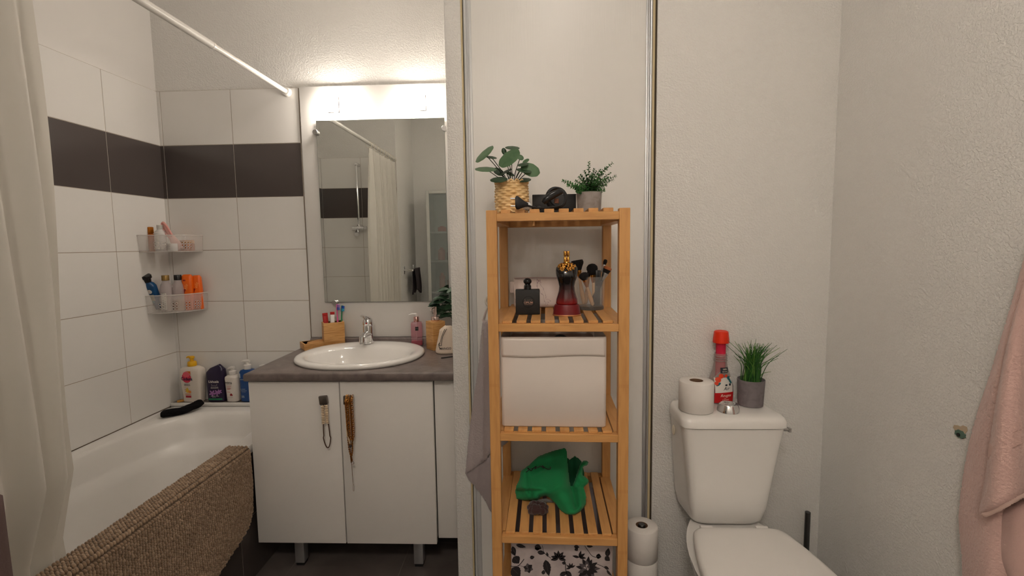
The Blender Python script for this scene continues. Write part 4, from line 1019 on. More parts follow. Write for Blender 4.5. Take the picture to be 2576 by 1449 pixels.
for k in range(18):
    a0, a1 = 2 * pi * k / 18, 2 * pi * (k + 1) / 18; am = (a0 + a1) / 2
    for (p, q) in (((a0, .084), (am, .0925)), ((am, .0925), (a1, .084))):
        b.tube([(.0475 * cos(p[0]), .0475 * sin(p[0]), p[1]), (.0480 * cos((p[0] + q[0]) / 2), .048 * sin((p[0] + q[0]) / 2), (p[1] + q[1]) / 2 + .001), (.0475 * cos(q[0]), .0475 * sin(q[0]), q[1])], .0026, 6)
b.build('rim', WICK, pot, 60)
b = B().lathe([(0, .06), (.043, .06), (.043, .064), (0, .066)], seg=24, cap=False); b.build('soil', plastic('moss_dark', 60, 66, 40, .9), t)
PIL = mat('pilea_leaf', sc(88, 118, 84), .42, var=(sc(66, 96, 64), 26, 2, ONE, .35, .7), bump=('noise', 120, .25, .0008))
PILD = mat('dark_pilea_leaf', sc(50, 78, 48), .42, var=(sc(38, 62, 38), 26, 2, ONE, .35, .7))
root = Vector(t['_o']); b = B(); sb = B()
def disc_leaf(px, py, rx, ry, rot, Y, tiltx, dark):
    """round leaf centred on the photo point, rx wide and ry high"""
    c = at(px, py, Y=Y) - root; k = Y / F; b.mi = dark; vs = [tuple(c + Vector((0, 0, 0)))]
    ca, sa = cos(rot), sin(rot); n = 28
    for ring in (.5, 1):
        for i in range(n):
            g = 2 * pi * i / n; x, z = rx * k * cos(g) * ring, ry * k * sin(g) * ring
            rip = (1 + .02 * sin(9 * g)) if ring == 1 else 1
            X_, Z_ = (x * ca - z * sa) * rip, (x * sa + z * ca) * rip
            vs.append((c.x + X_, c.y + tiltx * (z / (ry * k)) * rx * k * .8 - .004 * (1 - ring ** 2) , c.z + Z_))
    fs = [(0, 1 + i, 1 + (i + 1) % n) for i in range(n)] + [(1 + i, 1 + n + i, 1 + n + (i + 1) % n, 1 + (i + 1) % n) for i in range(n)]
    b.add(vs, fs)
    sb.tube(cr([(.008 * sin(px), .008 * cos(py), .066), (c.x * .35, c.y * .4, .066 + (c.z - .066) * .45), (c.x * .8, c.y * .9, .066 + (c.z - .066) * .85), tuple(c + Vector((0, .002, 0)))], 5), .0012, 6)
for a in ((1219, 388, 29, 11, .72, 1.40, .6, 0), (1236, 396, 14, 5, -.18, 1.41, .9, 1), (1222, 426, 27, 9, -.05, 1.39, .9, 0), (1281, 398, 31, 18, .66, 1.385, .5, 0), (1289, 372, 18, 7, -.08, 1.44, .9, 1), (1268, 381, 6, 9, .3, 1.45, .2, 1),
          (1309, 396, 9, 7, -.6, 1.45, .6, 0), (1323, 405, 9, 5, .5, 1.45, .6, 0), (1334, 427, 25, 17, -.45, 1.395, .5, 0), (1316, 414, 14, 6, .15, 1.39, .9, 1), (1318, 429, 19, 7, -.18, 1.385, .9, 1), (1255, 452, 22, 9, .04, 1.385, .9, 1), (1319, 453, 17, 7, .05, 1.40, .9, 1), (1254, 432, 15, 9, -.55, 1.43, .5, 1), (1273, 432, 17, 5, .45, 1.41, .8, 1), (1283, 437, 12, 5, -.5, 1.42, .8, 1)):
    disc_leaf(*a)
b.build('foliage', [PIL, PILD], t, 70); sb.build('stems', mat('dark_stem', sc(34, 40, 26), .6), t)

# grey cement pot with small-leaved plant
GP = mat('grey_cement', sc(150, 142, 138), .8, var=(sc(134, 126, 122), 60, 5, ONE, .4, .65), bump=('noise', 200, .2, .0006))
c0 = at(1484, 500, Y=1.455)
t = thing('potted_plant', 'small-leaved bushy green plant in a grey cement pot on the top shelf', 'plant', (c0.x, 1.475, zt0))
b = B().lathe([(.032, 0), (.0345, .0015), (.0375, .058), (.0365, .0595), (.0345, .058), (.033, .046), (0, .046)], seg=44, cap=False); b.add([(.032 * cos(2 * pi * i / 44), .032 * sin(2 * pi * i / 44), 0) for i in range(44)], [tuple(range(44))])
b.build('pot', GP, t)
root = Vector(t['_o']); b = B(); sb = B(); rnd = random.Random(21)
tips = [(1416, 455), (1428, 466), (1482, 408), (1540, 411), (1526, 422), (1549, 443), (1543, 452), (1455, 445), (1500, 432), (1470, 430), (1515, 440), (1530, 447), (1448, 455), (1490, 440), (1462, 465), (1505, 452), (1478, 448), (1525, 465), (1445, 470), (1495, 425), (1510, 428), (1465, 452), (1486, 462), (1535, 436), (1520, 478), (1450, 480), (1503, 468), (1474, 472), (1460, 440), (1516, 455)]
for k, (px, py) in enumerate(tips):
    Yd = 1.475 + rnd.uniform(-.04, .03); e = at(px, py, Y=Yd) - root
    s0 = Vector((rnd.uniform(-.015, .015), rnd.uniform(-.015, .015), .05)); mid = Vector((e.x * .45, e.y * .5, .05 + (e.z - .05) * .62)) if e.z > .06 else Vector((e.x * .5, e.y * .5, .068))
    pts = cr([s0, mid, e], 7); sb.tube(pts, [.0011 - .0005 * i / len(pts) for i in range(len(pts))], 6)
    for i in range(3, len(pts)):
        tq = (pts[i] - pts[i - 1]).normalized(); big = .0125 - .0075 * (i / len(pts)) ** 1.6
        for s_ in (-1, 1):
            sd = tq.cross(Vector((sin(i * 1.6 + k), cos(i * 1.6 + k), .2))).normalized() * s_
            b.mi = rnd.choice((0, 0, 1)); leaf(b, pts[i], sd + tq * .5, tq + Vector((0, -.6, .5)), big, big * .78, .1, .1, 5)
b.build('foliage', [mat('bush_leaf', sc(56, 110, 50), .45), mat('bush_leaf_dark', sc(34, 76, 34), .45)], t, 70); sb.build('stems', mat('bush_stem', sc(60, 84, 44), .6), t)
b = B().lathe([(0, .0462), (.0335, .0462), (.0335, .050), (0, .052)], seg=24, cap=False); b.build('soil', BLACKM, t)
# black box behind the cable
p0, p1 = at(1339, 490, Y=1.50), at(1450, 490, Y=1.50)
t = thing('black_box', 'flat black box standing behind the coiled cable on the top shelf', 'box', ((p0.x + p1.x) / 2, 1.505, zt0))
b = B(); hwx = (p1.x - p0.x) / 2; b.box(-hwx, hwx, -.010, .020, 0, p0.z - zt0, .0015); b.build('body', BLACKM, t)
b = B(); b.box(hwx - .0022, hwx - .0004, -.0106, -.0096, .002, p0.z - zt0 - .002); b.build('edge_strip', plastic('strip_pale', 190, 186, 182), t)
# hair iron: plug, coiled cable
t = thing('hair_straightener', 'black hair straightener with coiled cable and two-pin plug on the top shelf', 'hair straightener', (.06, 1.33, zt0))
root = Vector(t['_o'])
def L(x, y, Y): return at(x, y, Y=Y) - root
b = B(); c0 = L(1398, 499, 1.335)
for k, (rx, rz_, dy, tw_) in enumerate(((.0262, .0285, 0, 0), (.0235, .0262, -.007, .25), (.0258, .0268, .007, -.2), (.0225, .0240, .012, .5))):
    pts = [c0 + Vector((rx * cos(a) + .002 * k, dy + .004 * sin(2 * a), rz_ * sin(a) + .001 * k)) for a in [2 * pi * i / 48 for i in range(48)]]
    b.tube(pts, .0031, 8, True)
b.tube(cr([L(1318, 514, 1.275), L(1340, 521, 1.285), L(1360, 523, 1.295), L(1392, 521, 1.31), L(1410, 516, 1.325)], 6), .0029, 8); cb = b.build('cable', BLACKM, t)
b = B(); pts = cr([L(1366, 510, 1.305), L(1376, 500, 1.305), L(1392, 490, 1.31), L(1408, 483, 1.315), L(1416, 484, 1.32)], 5); n = len(pts)
b.tube(pts, [.0025 + .0075 * sin(pi * min(1, .15 + .85 * i / n)) ** .8 for i in range(n)], 14)
for i in range(9):
    p = pts[3 + i]; b.tube([p + Vector((.0088 * cos(a), .0088 * sin(a) * .9, .006 * cos(a + .8))) * (.75 + .03 * i) for a in [2 * pi * j / 14 for j in range(14)]], .0007, 5, True)
b.build('cable_sleeve', BLACKG, t)
b = B(); p = L(1400, 505, 1.325); b.box(p.x - .006, p.x + .006, p.y - .002, p.y + .002, p.z - .007, p.z + .006, .001, 1, None); b.build('tag', plastic('brown_tag', 120, 66, 34, .5), t)
b = B(); pa, pb_ = L(1296, 509, 1.262), L(1322, 514, 1.268)
rings = []
for u, a_, b__ in ((0, .0125, .0070), (.10, .0175, .0080), (.30, .0165, .0080), (.55, .0120, .0075), (.85, .0072, .0062), (1.1, .0050, .0048)):
    c_ = pa + (pb_ - pa) * u * 1.15; rings.append([tuple(c_ + Vector((0, b__ * cos(g), a_ * sin(g)))) for g in [2 * pi * i / 24 for i in range(24)]])
b.loft(rings); pl = b.build('plug', BLACKM, t, 60)
b = B()
for dz in (.0095, -.0095): q = pa + Vector((0, 0, dz)); b.cyl(q, q + Vector((-.012, 0, .0005)), .0021, seg=12)
b.build('pins', CHROMEB, pl)
p = at(1326, 508, Y=1.30); o = B().sel([(0, .011, .011, 2), (.004, .013, .012, 2), (.010, .0125, .012, 2), (.016, .008, .008, 2), (.018, .003, .003, 2)], seg=28).build('lid', plastic('white_round_lid', 226, 224, 222, .25)); o.location = (p.x, 1.302, zt0 + .002); o.rotation_euler = (.3, 0, 0)
tag(o, 'small white domed lid lying behind the black plug on the top shelf', 'lid')
p = at(1340, 512, Y=1.345); b = B()
pts = []
for i in range(150):
    a = 2 * pi * i / 150 * 15; g = 2 * pi * i / 150; pts.append(((.019 + .004 * cos(a)) * cos(g), (.019 + .004 * cos(a)) * sin(g) * .8, .0055 + .004 * sin(a)))
b.tube(pts, .0016, 6, True); o = b.build('spiral_hair_tie', BLACKG); o.location = (p.x, 1.352, zt0 + .0015); o.rotation_euler = (.2, 0, 0); tag(o, 'black spiral hair tie lying between the straw basket and the cable', 'hair tie')

# ------------------------------------------------------------------ perfume shelf
z1 = SLZ[1] + .0004
p0, p1 = at(1297, 760, Y=1.385), at(1358, 760, Y=1.385)
t = thing('perfume_bottle', 'square matt black perfume bottle with lettering on the second shelf', 'perfume', ((p0.x + p1.x) / 2, 1.400, z1), 0)
b = B(); b.box(-.035, .035, -.0145, .0145, 0, .0725, .0022, 3); b.build('bottle', mat('glitter_black', (.014, .013, .013), .5, bump=('noise', 900, .4, .0004)), t)
b = B(); b.lathe([(.0105, .0725), (.0105, .083), (.0092, .084), (.0085, .087)], seg=28); b.ball((0, 0, .0955), (.0122, .0105, .0098), 28, 16); cp = b.build('cap', BLACKG, t)
b = B(); vs, fs = text_polys('BLACK', .0082); b.add([(v[0] + .002, -.0148, v[1] + .0415) for v in vs], fs); b.mi = 1
vs, fs = text_polys('OPIUM', .0086, bold=.012); b.add([(v[0] + .002, -.0148, v[1] + .0348) for v in vs], fs); vs, fs = text_polys('YVESSAINTLAURENT', .0026); b.add([(v[0] + .002, -.0148, v[1] + .0293) for v in vs], fs)
b.build('lettering', [plastic('letter_grey', 104, 88, 80, .5), plastic('letter_rose', 196, 152, 132, .4)], t)
b = B(); b.tube([(.002 + .0165 * cos(a), -.0146, .0365 + .0165 * sin(a)) for a in [2 * pi * i / 48 for i in range(48)]], .0003, 5, True); b.build('ring', BLACKG, t)
# bust-shaped bottle
BUST = mat('black_to_red_glass', sc(10, 8, 10), .12, coat=.3); nt = BUST.node_tree; tc = nt.nodes.new('ShaderNodeTexCoord'); sp = nt.nodes.new('ShaderNodeSeparateXYZ'); rp = nt.nodes.new('ShaderNodeValToRGB')
nt.links.new(tc.outputs['Object'], sp.inputs[0]); mr = nt.nodes.new('ShaderNodeMapRange'); mr.inputs['From Min'].default_value = .03; mr.inputs['From Max'].default_value = .09; nt.links.new(sp.outputs[2], mr.inputs[0]); nt.links.new(mr.outputs[0], rp.inputs[0])
rp.color_ramp.elements[0].color = (*sc(150, 22, 26), 1); rp.color_ramp.elements[1].color = (*sc(14, 10, 12), 1); e_ = rp.color_ramp.elements.new(.35); e_.color = (*sc(84, 20, 24), 1)
nt.links.new(rp.outputs[0], nt.nodes['Principled BSDF'].inputs['Base Color'])
pc = at(1426, 760, Y=1.37); t = thing('perfume_bottle', 'black and red bust-shaped perfume bottle with gold floral collar on the second shelf', 'perfume', (pc.x, 1.372, z1), .0)
b = B().sel([(.031, .0285, .022, 2.2), (.036, .0312, .024, 2.2), (.046, .0300, .0235, 2.2), (.058, .0262, .021, 2.2), (.070, .0230, .019, 2.2), (.083, .0215, .018, 2.2), (.096, .0245, .0205, 2.2), (.108, .0285, .0240, 2.2, 0, -.002), (.118, .0305, .0245, 2.2, 0, -.003), (.128, .0310, .022, 2.2), (.136, .0295, .0185, 2.3), (.142, .024, .015, 2.3), (.147, .014, .011, 2), (.150, .010, .009, 2)])
bt = b.build('bottle', BUST, t, 80)
for s_ in (-1, 1): b = B().ball((s_ * .0125, -.0150, .1135), (.0125, .0110, .0120), 18, 12); b.build('bust', BUST, bt, 80)
b = B().sel([(0, .0405, .032, 2.1), (.002, .0410, .0325, 2.1), (.004, .0402, .0318, 2.1)]); b.build('base_ring', mat('pale_gold', sc(196, 140, 96), .35, metal=.7), t)
b = B().sel([(.0035, .0395, .031, 2.1), (.010, .0385, .030, 2.1), (.027, .0360, .028, 2.1), (.0315, .0335, .0265, 2.1)]); b.build('base', plastic('deep_red_base', 112, 14, 22, .35), t)
GB = mat('bright_gold', sc(214, 160, 78), .22, metal=1)
b = B(); rnd = random.Random(4)
for k in range(120):
    a = rnd.uniform(-2.95, -.1); z = .136 + rnd.uniform(-.016, .012) * (1 - .45 * abs(cos(a))); r_ = .0205 - .35 * max(0, z - .136)
    b.ball((1.22 * r_ * cos(a) * 1.0, -.001 + r_ * sin(a) * 1.02, z), (rnd.uniform(.0025, .0045), .0024, rnd.uniform(.0015, .0035)), 8, 6, Matrix.Rotation(rnd.uniform(0, 3), 4, 'Y'))
for k in range(10):
    a = 2 * pi * k / 10; b.ball((.014 * cos(a), .011 * sin(a), .146), (.005, .004, .003), 8, 6)
b.build('floral_collar', GB, t, 80)
b = B(); b.lathe([(.010, .147), (.0085, .152), (.0060, .153)], seg=20)
for s_ in (-1, 1): b.lathe([(.0038, .152), (.0042, .153), (.0042, .163), (.0034, .164), (.0034, .168), (.0042, .169), (.0042, .181), (.0036, .182)], (s_ * .0043, 0, 0), seg=16)
b.build('double_tube_cap', GB, t)
# marble pouch
pL, pR = at(1290, 740, Y=1.55), at(1415, 740, Y=1.55)
t = thing('cosmetic_pouch', 'white marble-print cosmetic pouch lying behind the perfume bottles', 'pouch', ((pL.x + pR.x) / 2, 1.575, z1))
MARB = mat('marble_print', sc(214, 196, 188), .45)
nt = MARB.node_tree; n1 = nt.nodes.new('ShaderNodeTexNoise'); n1.inputs['Scale'].default_value = 11; n1.inputs['Detail'].default_value = 8; n1.inputs['Distortion'].default_value = 1.6
tc = nt.nodes.new('ShaderNodeTexCoord'); nt.links.new(tc.outputs['Object'], n1.inputs['Vector']); rp = nt.nodes.new('ShaderNodeValToRGB'); nt.links.new(n1.outputs['Fac'], rp.inputs[0])
cr_ = rp.color_ramp; cr_.elements[0].position = .512; cr_.elements[0].color = (*sc(214, 196, 188), 1); cr_.elements[1].position = .534; cr_.elements[1].color = (*sc(214, 196, 188), 1); e_ = cr_.elements.new(.522); e_.color = (*sc(120, 84, 96), 1)
nt.links.new(rp.outputs[0], nt.nodes['Principled BSDF'].inputs['Base Color'])
hwp = (pR.x - pL.x) / 2
def pch(u, v):
    a = 2 * pi * u; w_ = hwp * (1 - .06 * v); d_ = .040 * (1 - .80 * v ** 1.4) + .002
    if v < .08: w_ *= .93 + v * .9; d_ *= .8 + 2.5 * v
    return (w_ * spow(cos(a), .45) + .003 * sin(6 * v), d_ * spow(sin(a), .6) * (1 + .05 * sin(7 * a + 5 * v)), .090 * v * (1 + .02 * cos(2 * a)))
b = B().grid(pch, 72, 20, closeu=True); b.add([pch(i / 72, 0) for i in range(72)], [tuple(range(72))]); b.add([pch(i / 72, 1) for i in range(72)], [tuple(range(72))]); b.build('body', MARB, t, 80)
b = B(); b.tube([(-hwp * .95, 0, .0925), (0, .001, .0935), (hwp * .95, 0, .0925)], .0022, 8); b.build('zip', plastic('zip_pinkish', 190, 168, 164, .6), t)
b = B(); b.box(-hwp - .010, -hwp + .008, -.010, .010, .045, .082, .004, 2); b.build('side_tab', MARB, t)
# glass tumbler and brushes
cu = at(1487, 760, Y=1.49); t = thing('glass_tumbler', 'clear glass tumbler full of makeup brushes on the second shelf', 'glass', (cu.x, 1.497, z1))
GLS = mat('clear_glass', (.80, .80, .79), .02, alpha=.10, spec=.9)
b = B().lathe([(.0, .0), (.0395, .0), (.0405, .003), (.0440, .100), (.0436, .1015), (.0425, .100), (.0388, .012), (.0, .010)], seg=56, cap=False); b.build('glass_wall', GLS, t, 40)
b = B().lathe([(.0, .0005), (.0392, .0005), (.040, .006), (.0385, .0105), (0, .0105)], seg=48, cap=False); b.build('thick_base', mat('glass_base', (.05, .04, .035), .05, alpha=.55), t)
HB = mat('brush_hair_black', sc(20, 15, 15), .85, bump=('noise', 300, .7, .002, (3, 3, .4))); TAN = mat('pale_wood_handle', sc(206, 166, 124), .45); FER = mat('gold_ferrule', sc(200, 140, 62), .25, metal=1)
HBT = mat('brush_hair_tan', sc(176, 104, 62), .85)
def mbrush(label, head_px, bx_, by2, kind, Yh, sil=None):
    base = Vector((cu.x + bx_, 1.497 + by2, z1 + .0125)); e = at(*head_px, Y=Yh); d_ = e - base; Ln = d_.length
    q = Vector((0, 0, 1)).rotation_difference(d_.normalized()); t = thing('makeup_brush', label, 'makeup brush', base, 0, 'makeup brushes standing in the glass tumbler'); t.rotation_euler = q.to_euler()
    hl = {'fan': .026, 'round': .024, 'flat': .016, 'small': .014, 'dome': .020}[kind]; z_h = Ln - hl * .55
    fl = .024; hz = z_h - fl
    b = B().lathe([(.002, .0), (.0055, .005), (.0068, hz * .35), (.0050, hz * .8), (.0042, hz)], seg=20); b.build('handle', TAN if kind != 'small' and kind != 'flat' else (BLACKM if kind == 'flat' else TAN), t)
    wf = {'fan': .0095, 'round': .0080, 'flat': .0095, 'small': .0045, 'dome': .0085}[kind]
    b = B().lathe([(.0043, hz), (.0050, hz + .003), (wf, z_h - .004), (wf, z_h)], seg=24); b.build('ferrule', sil or FER, t)
    if kind == 'fan':
        b = B().sel([(z_h, .0095, .007, 2), (z_h + .010, .014, .009, 2), (z_h + .020, .0195, .011, 2.2), (z_h + .026, .0205, .011, 2.4), (z_h + .030, .017, .008, 2.4), (z_h + .031, .012, .005, 2)])
        for k in range(22): a = k * 2.4; r_ = .0165 * sqrt((k + .5) / 22); b.ball((r_ * cos(a), r_ * .5 * sin(a), z_h + .0285), (.0034, .003, .0042), 7, 5)
    elif kind == 'round': b = B().sel([(z_h, .008, .008, 2), (z_h + .008, .0135, .011, 2), (z_h + .018, .0175, .013, 2), (z_h + .026, .0165, .012, 2), (z_h + .033, .010, .008, 2), (z_h + .035, .003, .003, 2)])
    elif kind == 'dome': b = B().sel([(z_h, .0085, .008, 2), (z_h + .008, .0145, .010, 2), (z_h + .015, .0155, .010, 2), (z_h + .021, .010, .007, 2), (z_h + .023, .003, .003, 2)])
    elif kind == 'flat': b = B().sel([(z_h, .0095, .0095, 2), (z_h + .012, .0125, .0125, 2)])
    else: b = B().sel([(z_h, .0044, .0044, 2), (z_h + .008, .0062, .0062, 2), (z_h + .015, .0056, .0056, 2), (z_h + .017, .003, .003, 2)])
    hd = b.build('bristles', HB, t, 70)
    if kind == 'flat': b = B().sel([(z_h + .012, .0126, .0126, 2), (z_h + .017, .0132, .0132, 2), (z_h + .020, .0105, .0105, 2), (z_h + .021, .004, .004, 2)]); b.build('bristle_tips', HBT, t, 70)
    if kind == 'small': pass
mbrush('large fan-shaped black makeup brush beside the gold perfume cap', (1453, 669), -.020, .010, 'fan', 1.515)
mbrush('wide dark dome makeup brush low at the tumbler front', (1469, 695), .004, -.016, 'dome', 1.465)
mbrush('round fluffy black makeup brush at the middle of the tumbler', (1490, 681), .014, .004, 'round', 1.50)
mbrush('flat makeup brush with tan tips leaning over the right tumbler rim', (1526, 680), .000, -.004, 'flat', 1.49, CHROMEB)
mbrush('small dark makeup brush highest at the right of the tumbler', (1522, 660), .010, .018, 'small', 1.53, CHROMEB)
mbrush('small makeup brush with gold ferrule behind the dome brush', (1481, 690), -.014, .020, 'small', 1.52)
t = thing('mascara', 'black square mascara tube standing in the tumbler near the right rim', 'mascara', (cu.x + .018, 1.485, z1 + .0125), rot=(0, .02, 0))
b = B().box(-.0075, .0075, -.0075, .0075, 0, .062, .001, 2); b.build('tube', BLACKM, t); b = B().box(-.008, .008, -.008, .008, .0625, .108, .001, 2); b.build('cap', BLACKG, t)

# ------------------------------------------------------------------ white storage box with dark thing inside
z2 = SLZ[2] + .0004
pL, pR = at(1260, 960, Y=1.295), at(1525, 960, Y=1.295); zT = at(1400, 848, Y=1.29).z
t = thing('storage_box', 'white open plastic storage box with rounded corners on the third shelf', 'storage box', ((pL.x + pR.x) / 2, 1.292, z2), SR)
hwx = (pR.x - pL.x) / 2; Hh = zT - z2
PB = mat('white_matt_plastic', (.78, .70, .64), .28, sss=0)
def rr(a, d0, d1, rad, n=8, z=0):
    out = []
    for (cx_, cy_, s0) in ((a - rad, d1 - rad, 0), (-a + rad, d1 - rad, 1), (-a + rad, d0 + rad, 2), (a - rad, d0 + rad, 3)):
        for i in range(n + 1): g = pi / 2 * (s0 + i / n); out.append((cx_ + rad * cos(g), cy_ + rad * sin(g), z))
    return out
b = B(); e = .0025
b.loft([rr(hwx - .006, .005, .300, .006, z=0), rr(hwx - .001, .0015, .303, .008, z=.004), rr(hwx, 0, .305, .009, z=Hh * .5), rr(hwx, 0, .305, .009, z=Hh - .004), rr(hwx - .001, .001, .304, .008, z=Hh), rr(hwx - .003, .003, .302, .007, z=Hh), rr(hwx - .003, .003, .302, .007, z=.005)], True, True)
b.build('body', PB, t, 50)
b = B().grid(lambda u, v: ((u * 2 - 1) * (hwx - .004), -.0012 - .002 * sin(pi * v) - .0007 * sin(u * 6), Hh - .002 - (.052 + .0022 * sin(u * 6)) * v), 40, 8)
fo = b.build('front_flap', PB, t, 80); m_ = fo.modifiers.new('thick', 'SOLIDIFY'); m_.thickness = .0014; m_.offset = 0
pc = at(1410, 850, Y=1.45); o = B().ball((0, 0, 0), (.026, .026, .022), 28, 16).build('hair_bun_sponge', mat('black_foam', sc(16, 18, 24), .8)); o.location = (pc.x, 1.45, at(1410, 842, Y=1.45).z - .0215); tag(o, 'dark round sponge whose top shows above the white storage box rim', 'sponge')
o = B().box(-hwx + .008, hwx - .008, .008, .295, 0, Hh - .05, .01).build('folded_cloth', mat('inner_cloth', sc(170, 150, 140), .9)); o.location = ((pL.x + pR.x) / 2, 1.292, z2 + .006); o.rotation_euler = (0, 0, SR)
tag(o, 'folded beige cloth filling the inside of the white storage box', 'cloth')
# ------------------------------------------------------------------ green garment and scrunchie
z3 = SLZ[3] + .0006
GRN = mat('green_jersey', sc(18, 130, 74), .85, bump=('noise', 400, .25, .0008), sheen=.1)
out = [(1295, 1236), (1299, 1218), (1306, 1206), (1309, 1185), (1333, 1167), (1345, 1155), (1356, 1146), (1388, 1134), (1420, 1126), (1426, 1131), (1428, 1156), (1431, 1185), (1434, 1212), (1438, 1226), (1444, 1210), (1452, 1185), (1458, 1168), (1466, 1158), (1476, 1158), (1482, 1163), (1478, 1171), (1467, 1175),
       (1466, 1194), (1480, 1204), (1482, 1212), (1478, 1219), (1469, 1225), (1476, 1249), (1475, 1268), (1461, 1290), (1450, 1298), (1435, 1301), (1420, 1297), (1410, 1287), (1398, 1268), (1385, 1255), (1372, 1247), (1360, 1251), (1352, 1260), (1338, 1262), (1315, 1260), (1299, 1256)]
def Yg(x, y): return 1.375 + (1301 - y) * .00088 + (.03 if x < 1370 and y > 1230 else 0) * min(1, (1370 - x) / 30 if x < 1370 else 0)
def fg(x, y):
    u, v = (x - 1385) / 90, (y - 1215) / 90
    f = .010 * sin(3.2 * u + 4.5 * v + 1.2) + .007 * sin(7 * u - 3 * v)
    for (ax, ay, bx_, by_, w_, h_) in ((1329, 1190, 1335, 1260, 4, -.010), (1338, 1196, 1376, 1176, 3, -.006), (1352, 1170, 1420, 1150, 2.5, -.003), (1440, 1228, 1448, 1275, 5, -.014), (1436, 1240, 1437, 1296, 2, -.003), (1372, 1247, 1420, 1215, 10, .008), (1455, 1230, 1462, 1275, 5, .010), (1452, 1185, 1444, 1226, 4, .012), (1308, 1215, 1325, 1240, 6, .008)):
        dx, dy = bx_ - ax, by_ - ay; t_ = max(0, min(1, ((x - ax) * dx + (y - ay) * dy) / (dx * dx + dy * dy))); d_ = math.hypot(x - ax - dx * t_, y - ay - dy * t_); f += h_ * math.exp(-(d_ / w_) ** 2)
    return f
def Pg(x, y, Y):
    p = at(x, y, Y=Y); p.z = max(p.z, z3 + .0005); return p
t = thing('green_garment', 'crumpled green jersey top with open neckline on the fourth shelf', 'clothing', (.08, 1.42, z3))
b = inflate(out, Yg, .034, 2.6, fg, Pg); g_ = b.build('cloth', GRN, t, 180, world=True)
sm_ = g_.modifiers.new('smooth', 'SMOOTH'); sm_.factor = .5; sm_.iterations = 5
b = inflate([(1424, 1150), (1434, 1156), (1446, 1146), (1462, 1158), (1470, 1190), (1468, 1226), (1436, 1232), (1426, 1190)], lambda x, y: 1.50 + (1226 - y) * .0003, .010, 2.6, lambda x, y: .004 * sin(x * .3), Pg); b.build('inner_lining', mat('dark_green_lining', sc(12, 84, 50), .9), t, 180, world=True)
b = B(); EM = [(1323, 1188), (1331, 1181), (1327, 1177), (1336, 1184), (1341, 1178), (1349, 1173), (1345, 1180), (1352, 1176), (1361, 1173), (1368, 1178), (1364, 1171), (1374, 1179), (1384, 1180), (1385, 1174)]
pts = [at(x, y, Y=Yg(x, y) - .036 - .004) for x, y in EM]; b.tube(cr(pts, 4), .0013, 6); b.tube([pts[0], pts[1] + Vector((0, -.001, .001)), pts[4]], .001, 5); b.build('beaded_trim', BLACKG, t, world=True)
p = at(1352, 1279, Z=z3 + .012); b = B(); rnd = random.Random(2)
for k in range(2):
    pts = [(p.x + (.021 - .007 * k) * cos(a) + .001, p.y + (.017 - .005 * k) * sin(a), z3 + .0125 + .005 * k + .003 * sin(3 * a + k)) for a in [2 * pi * i / 40 for i in range(40)]]
    b.tube(pts, [.0105 * (1 + .17 * sin(i * 1.7 + k)) for i in range(41)][:41], 12, True)
o = b.build('scrunchie', mat('brown_velvet', sc(62, 36, 34), .85, sheen=.3, bump=('noise', 200, .5, .002)), None, 80); tag(o, 'dark brown velvet scrunchie lying in front of the green top', 'scrunchie')
b = inflate([(1340, 1262), (1352, 1256), (1375, 1254), (1392, 1260), (1396, 1268), (1370, 1268), (1350, 1268)], lambda x, y: 1.43, .006, 2.5, None, Pg); o = b.build('grey_cloth', plastic('grey_cloth_m', 120, 116, 112, .9), None, 180); tag(o, 'thin grey cloth edge peeking from under the green top', 'cloth')
# ------------------------------------------------------------------ floral box
p0, p1 = at(1286, 1410, Y=1.305), at(1541, 1410, Y=1.305)
t = thing('floral_box', 'white box with black flower print on the lowest shelf, cut by the bottom edge', 'box', ((p0.x + p1.x) / 2, 1.305, SLZ[4] + .0005)); hwx = (p1.x - p0.x) / 2; root = Vector(t['_o']); Hf = .462 - root.z
FW_ = mat('floral_white', sc(196, 184, 182), .4, var=(sc(176, 164, 164), 20, 4, ONE, .45, .7)); FB = plastic('floral_black', 36, 32, 34, .5); FG = plastic('floral_grey', 92, 84, 86, .5)
b = B(); b.loft([rr(hwx, 0, .30, .002, 2, 0), rr(hwx, 0, .30, .002, 2, Hf), rr(hwx - .002, .002, .298, .001, 2, Hf), rr(hwx - .002, .002, .298, .001, 2, .003)], True, True)
def FP(x, y, o_=.0006): q = at(x, y, Y=1.305) - root; return (q.x, -o_, q.z)
def shape(pts, mi, o_=.0006):
    b.mi = mi; b.add([FP(x, y, o_) for x, y in pts], [tuple(range(len(pts)))])
def petal(x, y, ang, L_, w_, mi, o_=.0006):
    c_, s_ = cos(ang), sin(ang); pts = []
    for i in range(13):
        t_ = i / 12; r_ = w_ * sin(pi * t_ ** .8) * (1 - .12 * (i % 2)); pts.append((L_ * t_, r_))
    for i in range(11, 0, -1):
        t_ = i / 12; r_ = -w_ * sin(pi * t_ ** .8) * (1 - .12 * (i % 2)); pts.append((L_ * t_, r_))
    shape([(x + a * c_ - d_ * s_, y + a * s_ + d_ * c_) for a, d_ in pts], mi, o_)
def vein(x, y, ang, L_): b.mi = 2; b.tube([FP(x + i * L_ / 4 * cos(ang), y + i * L_ / 4 * sin(ang), .0007) for i in range(5)], .0003, 4)
def stem(pts, w_=.0007): b.mi = 1; b.tube(cr([FP(x, y, .0004) for x, y in pts], 6), w_, 5)
for a in (-.3, -.9, -1.6, -2.2, -2.9, .25, 2.9): petal(1405, 1404, a, 20, 4.5, 1); vein(1405, 1404, a, 12)
for k in range(6): a = k * pi / 3 + .3; petal(1329, 1429, a, 13, 5.5, 1 if k % 2 else 2, .0006 + .00008 * k); vein(1329, 1429, a, 7)
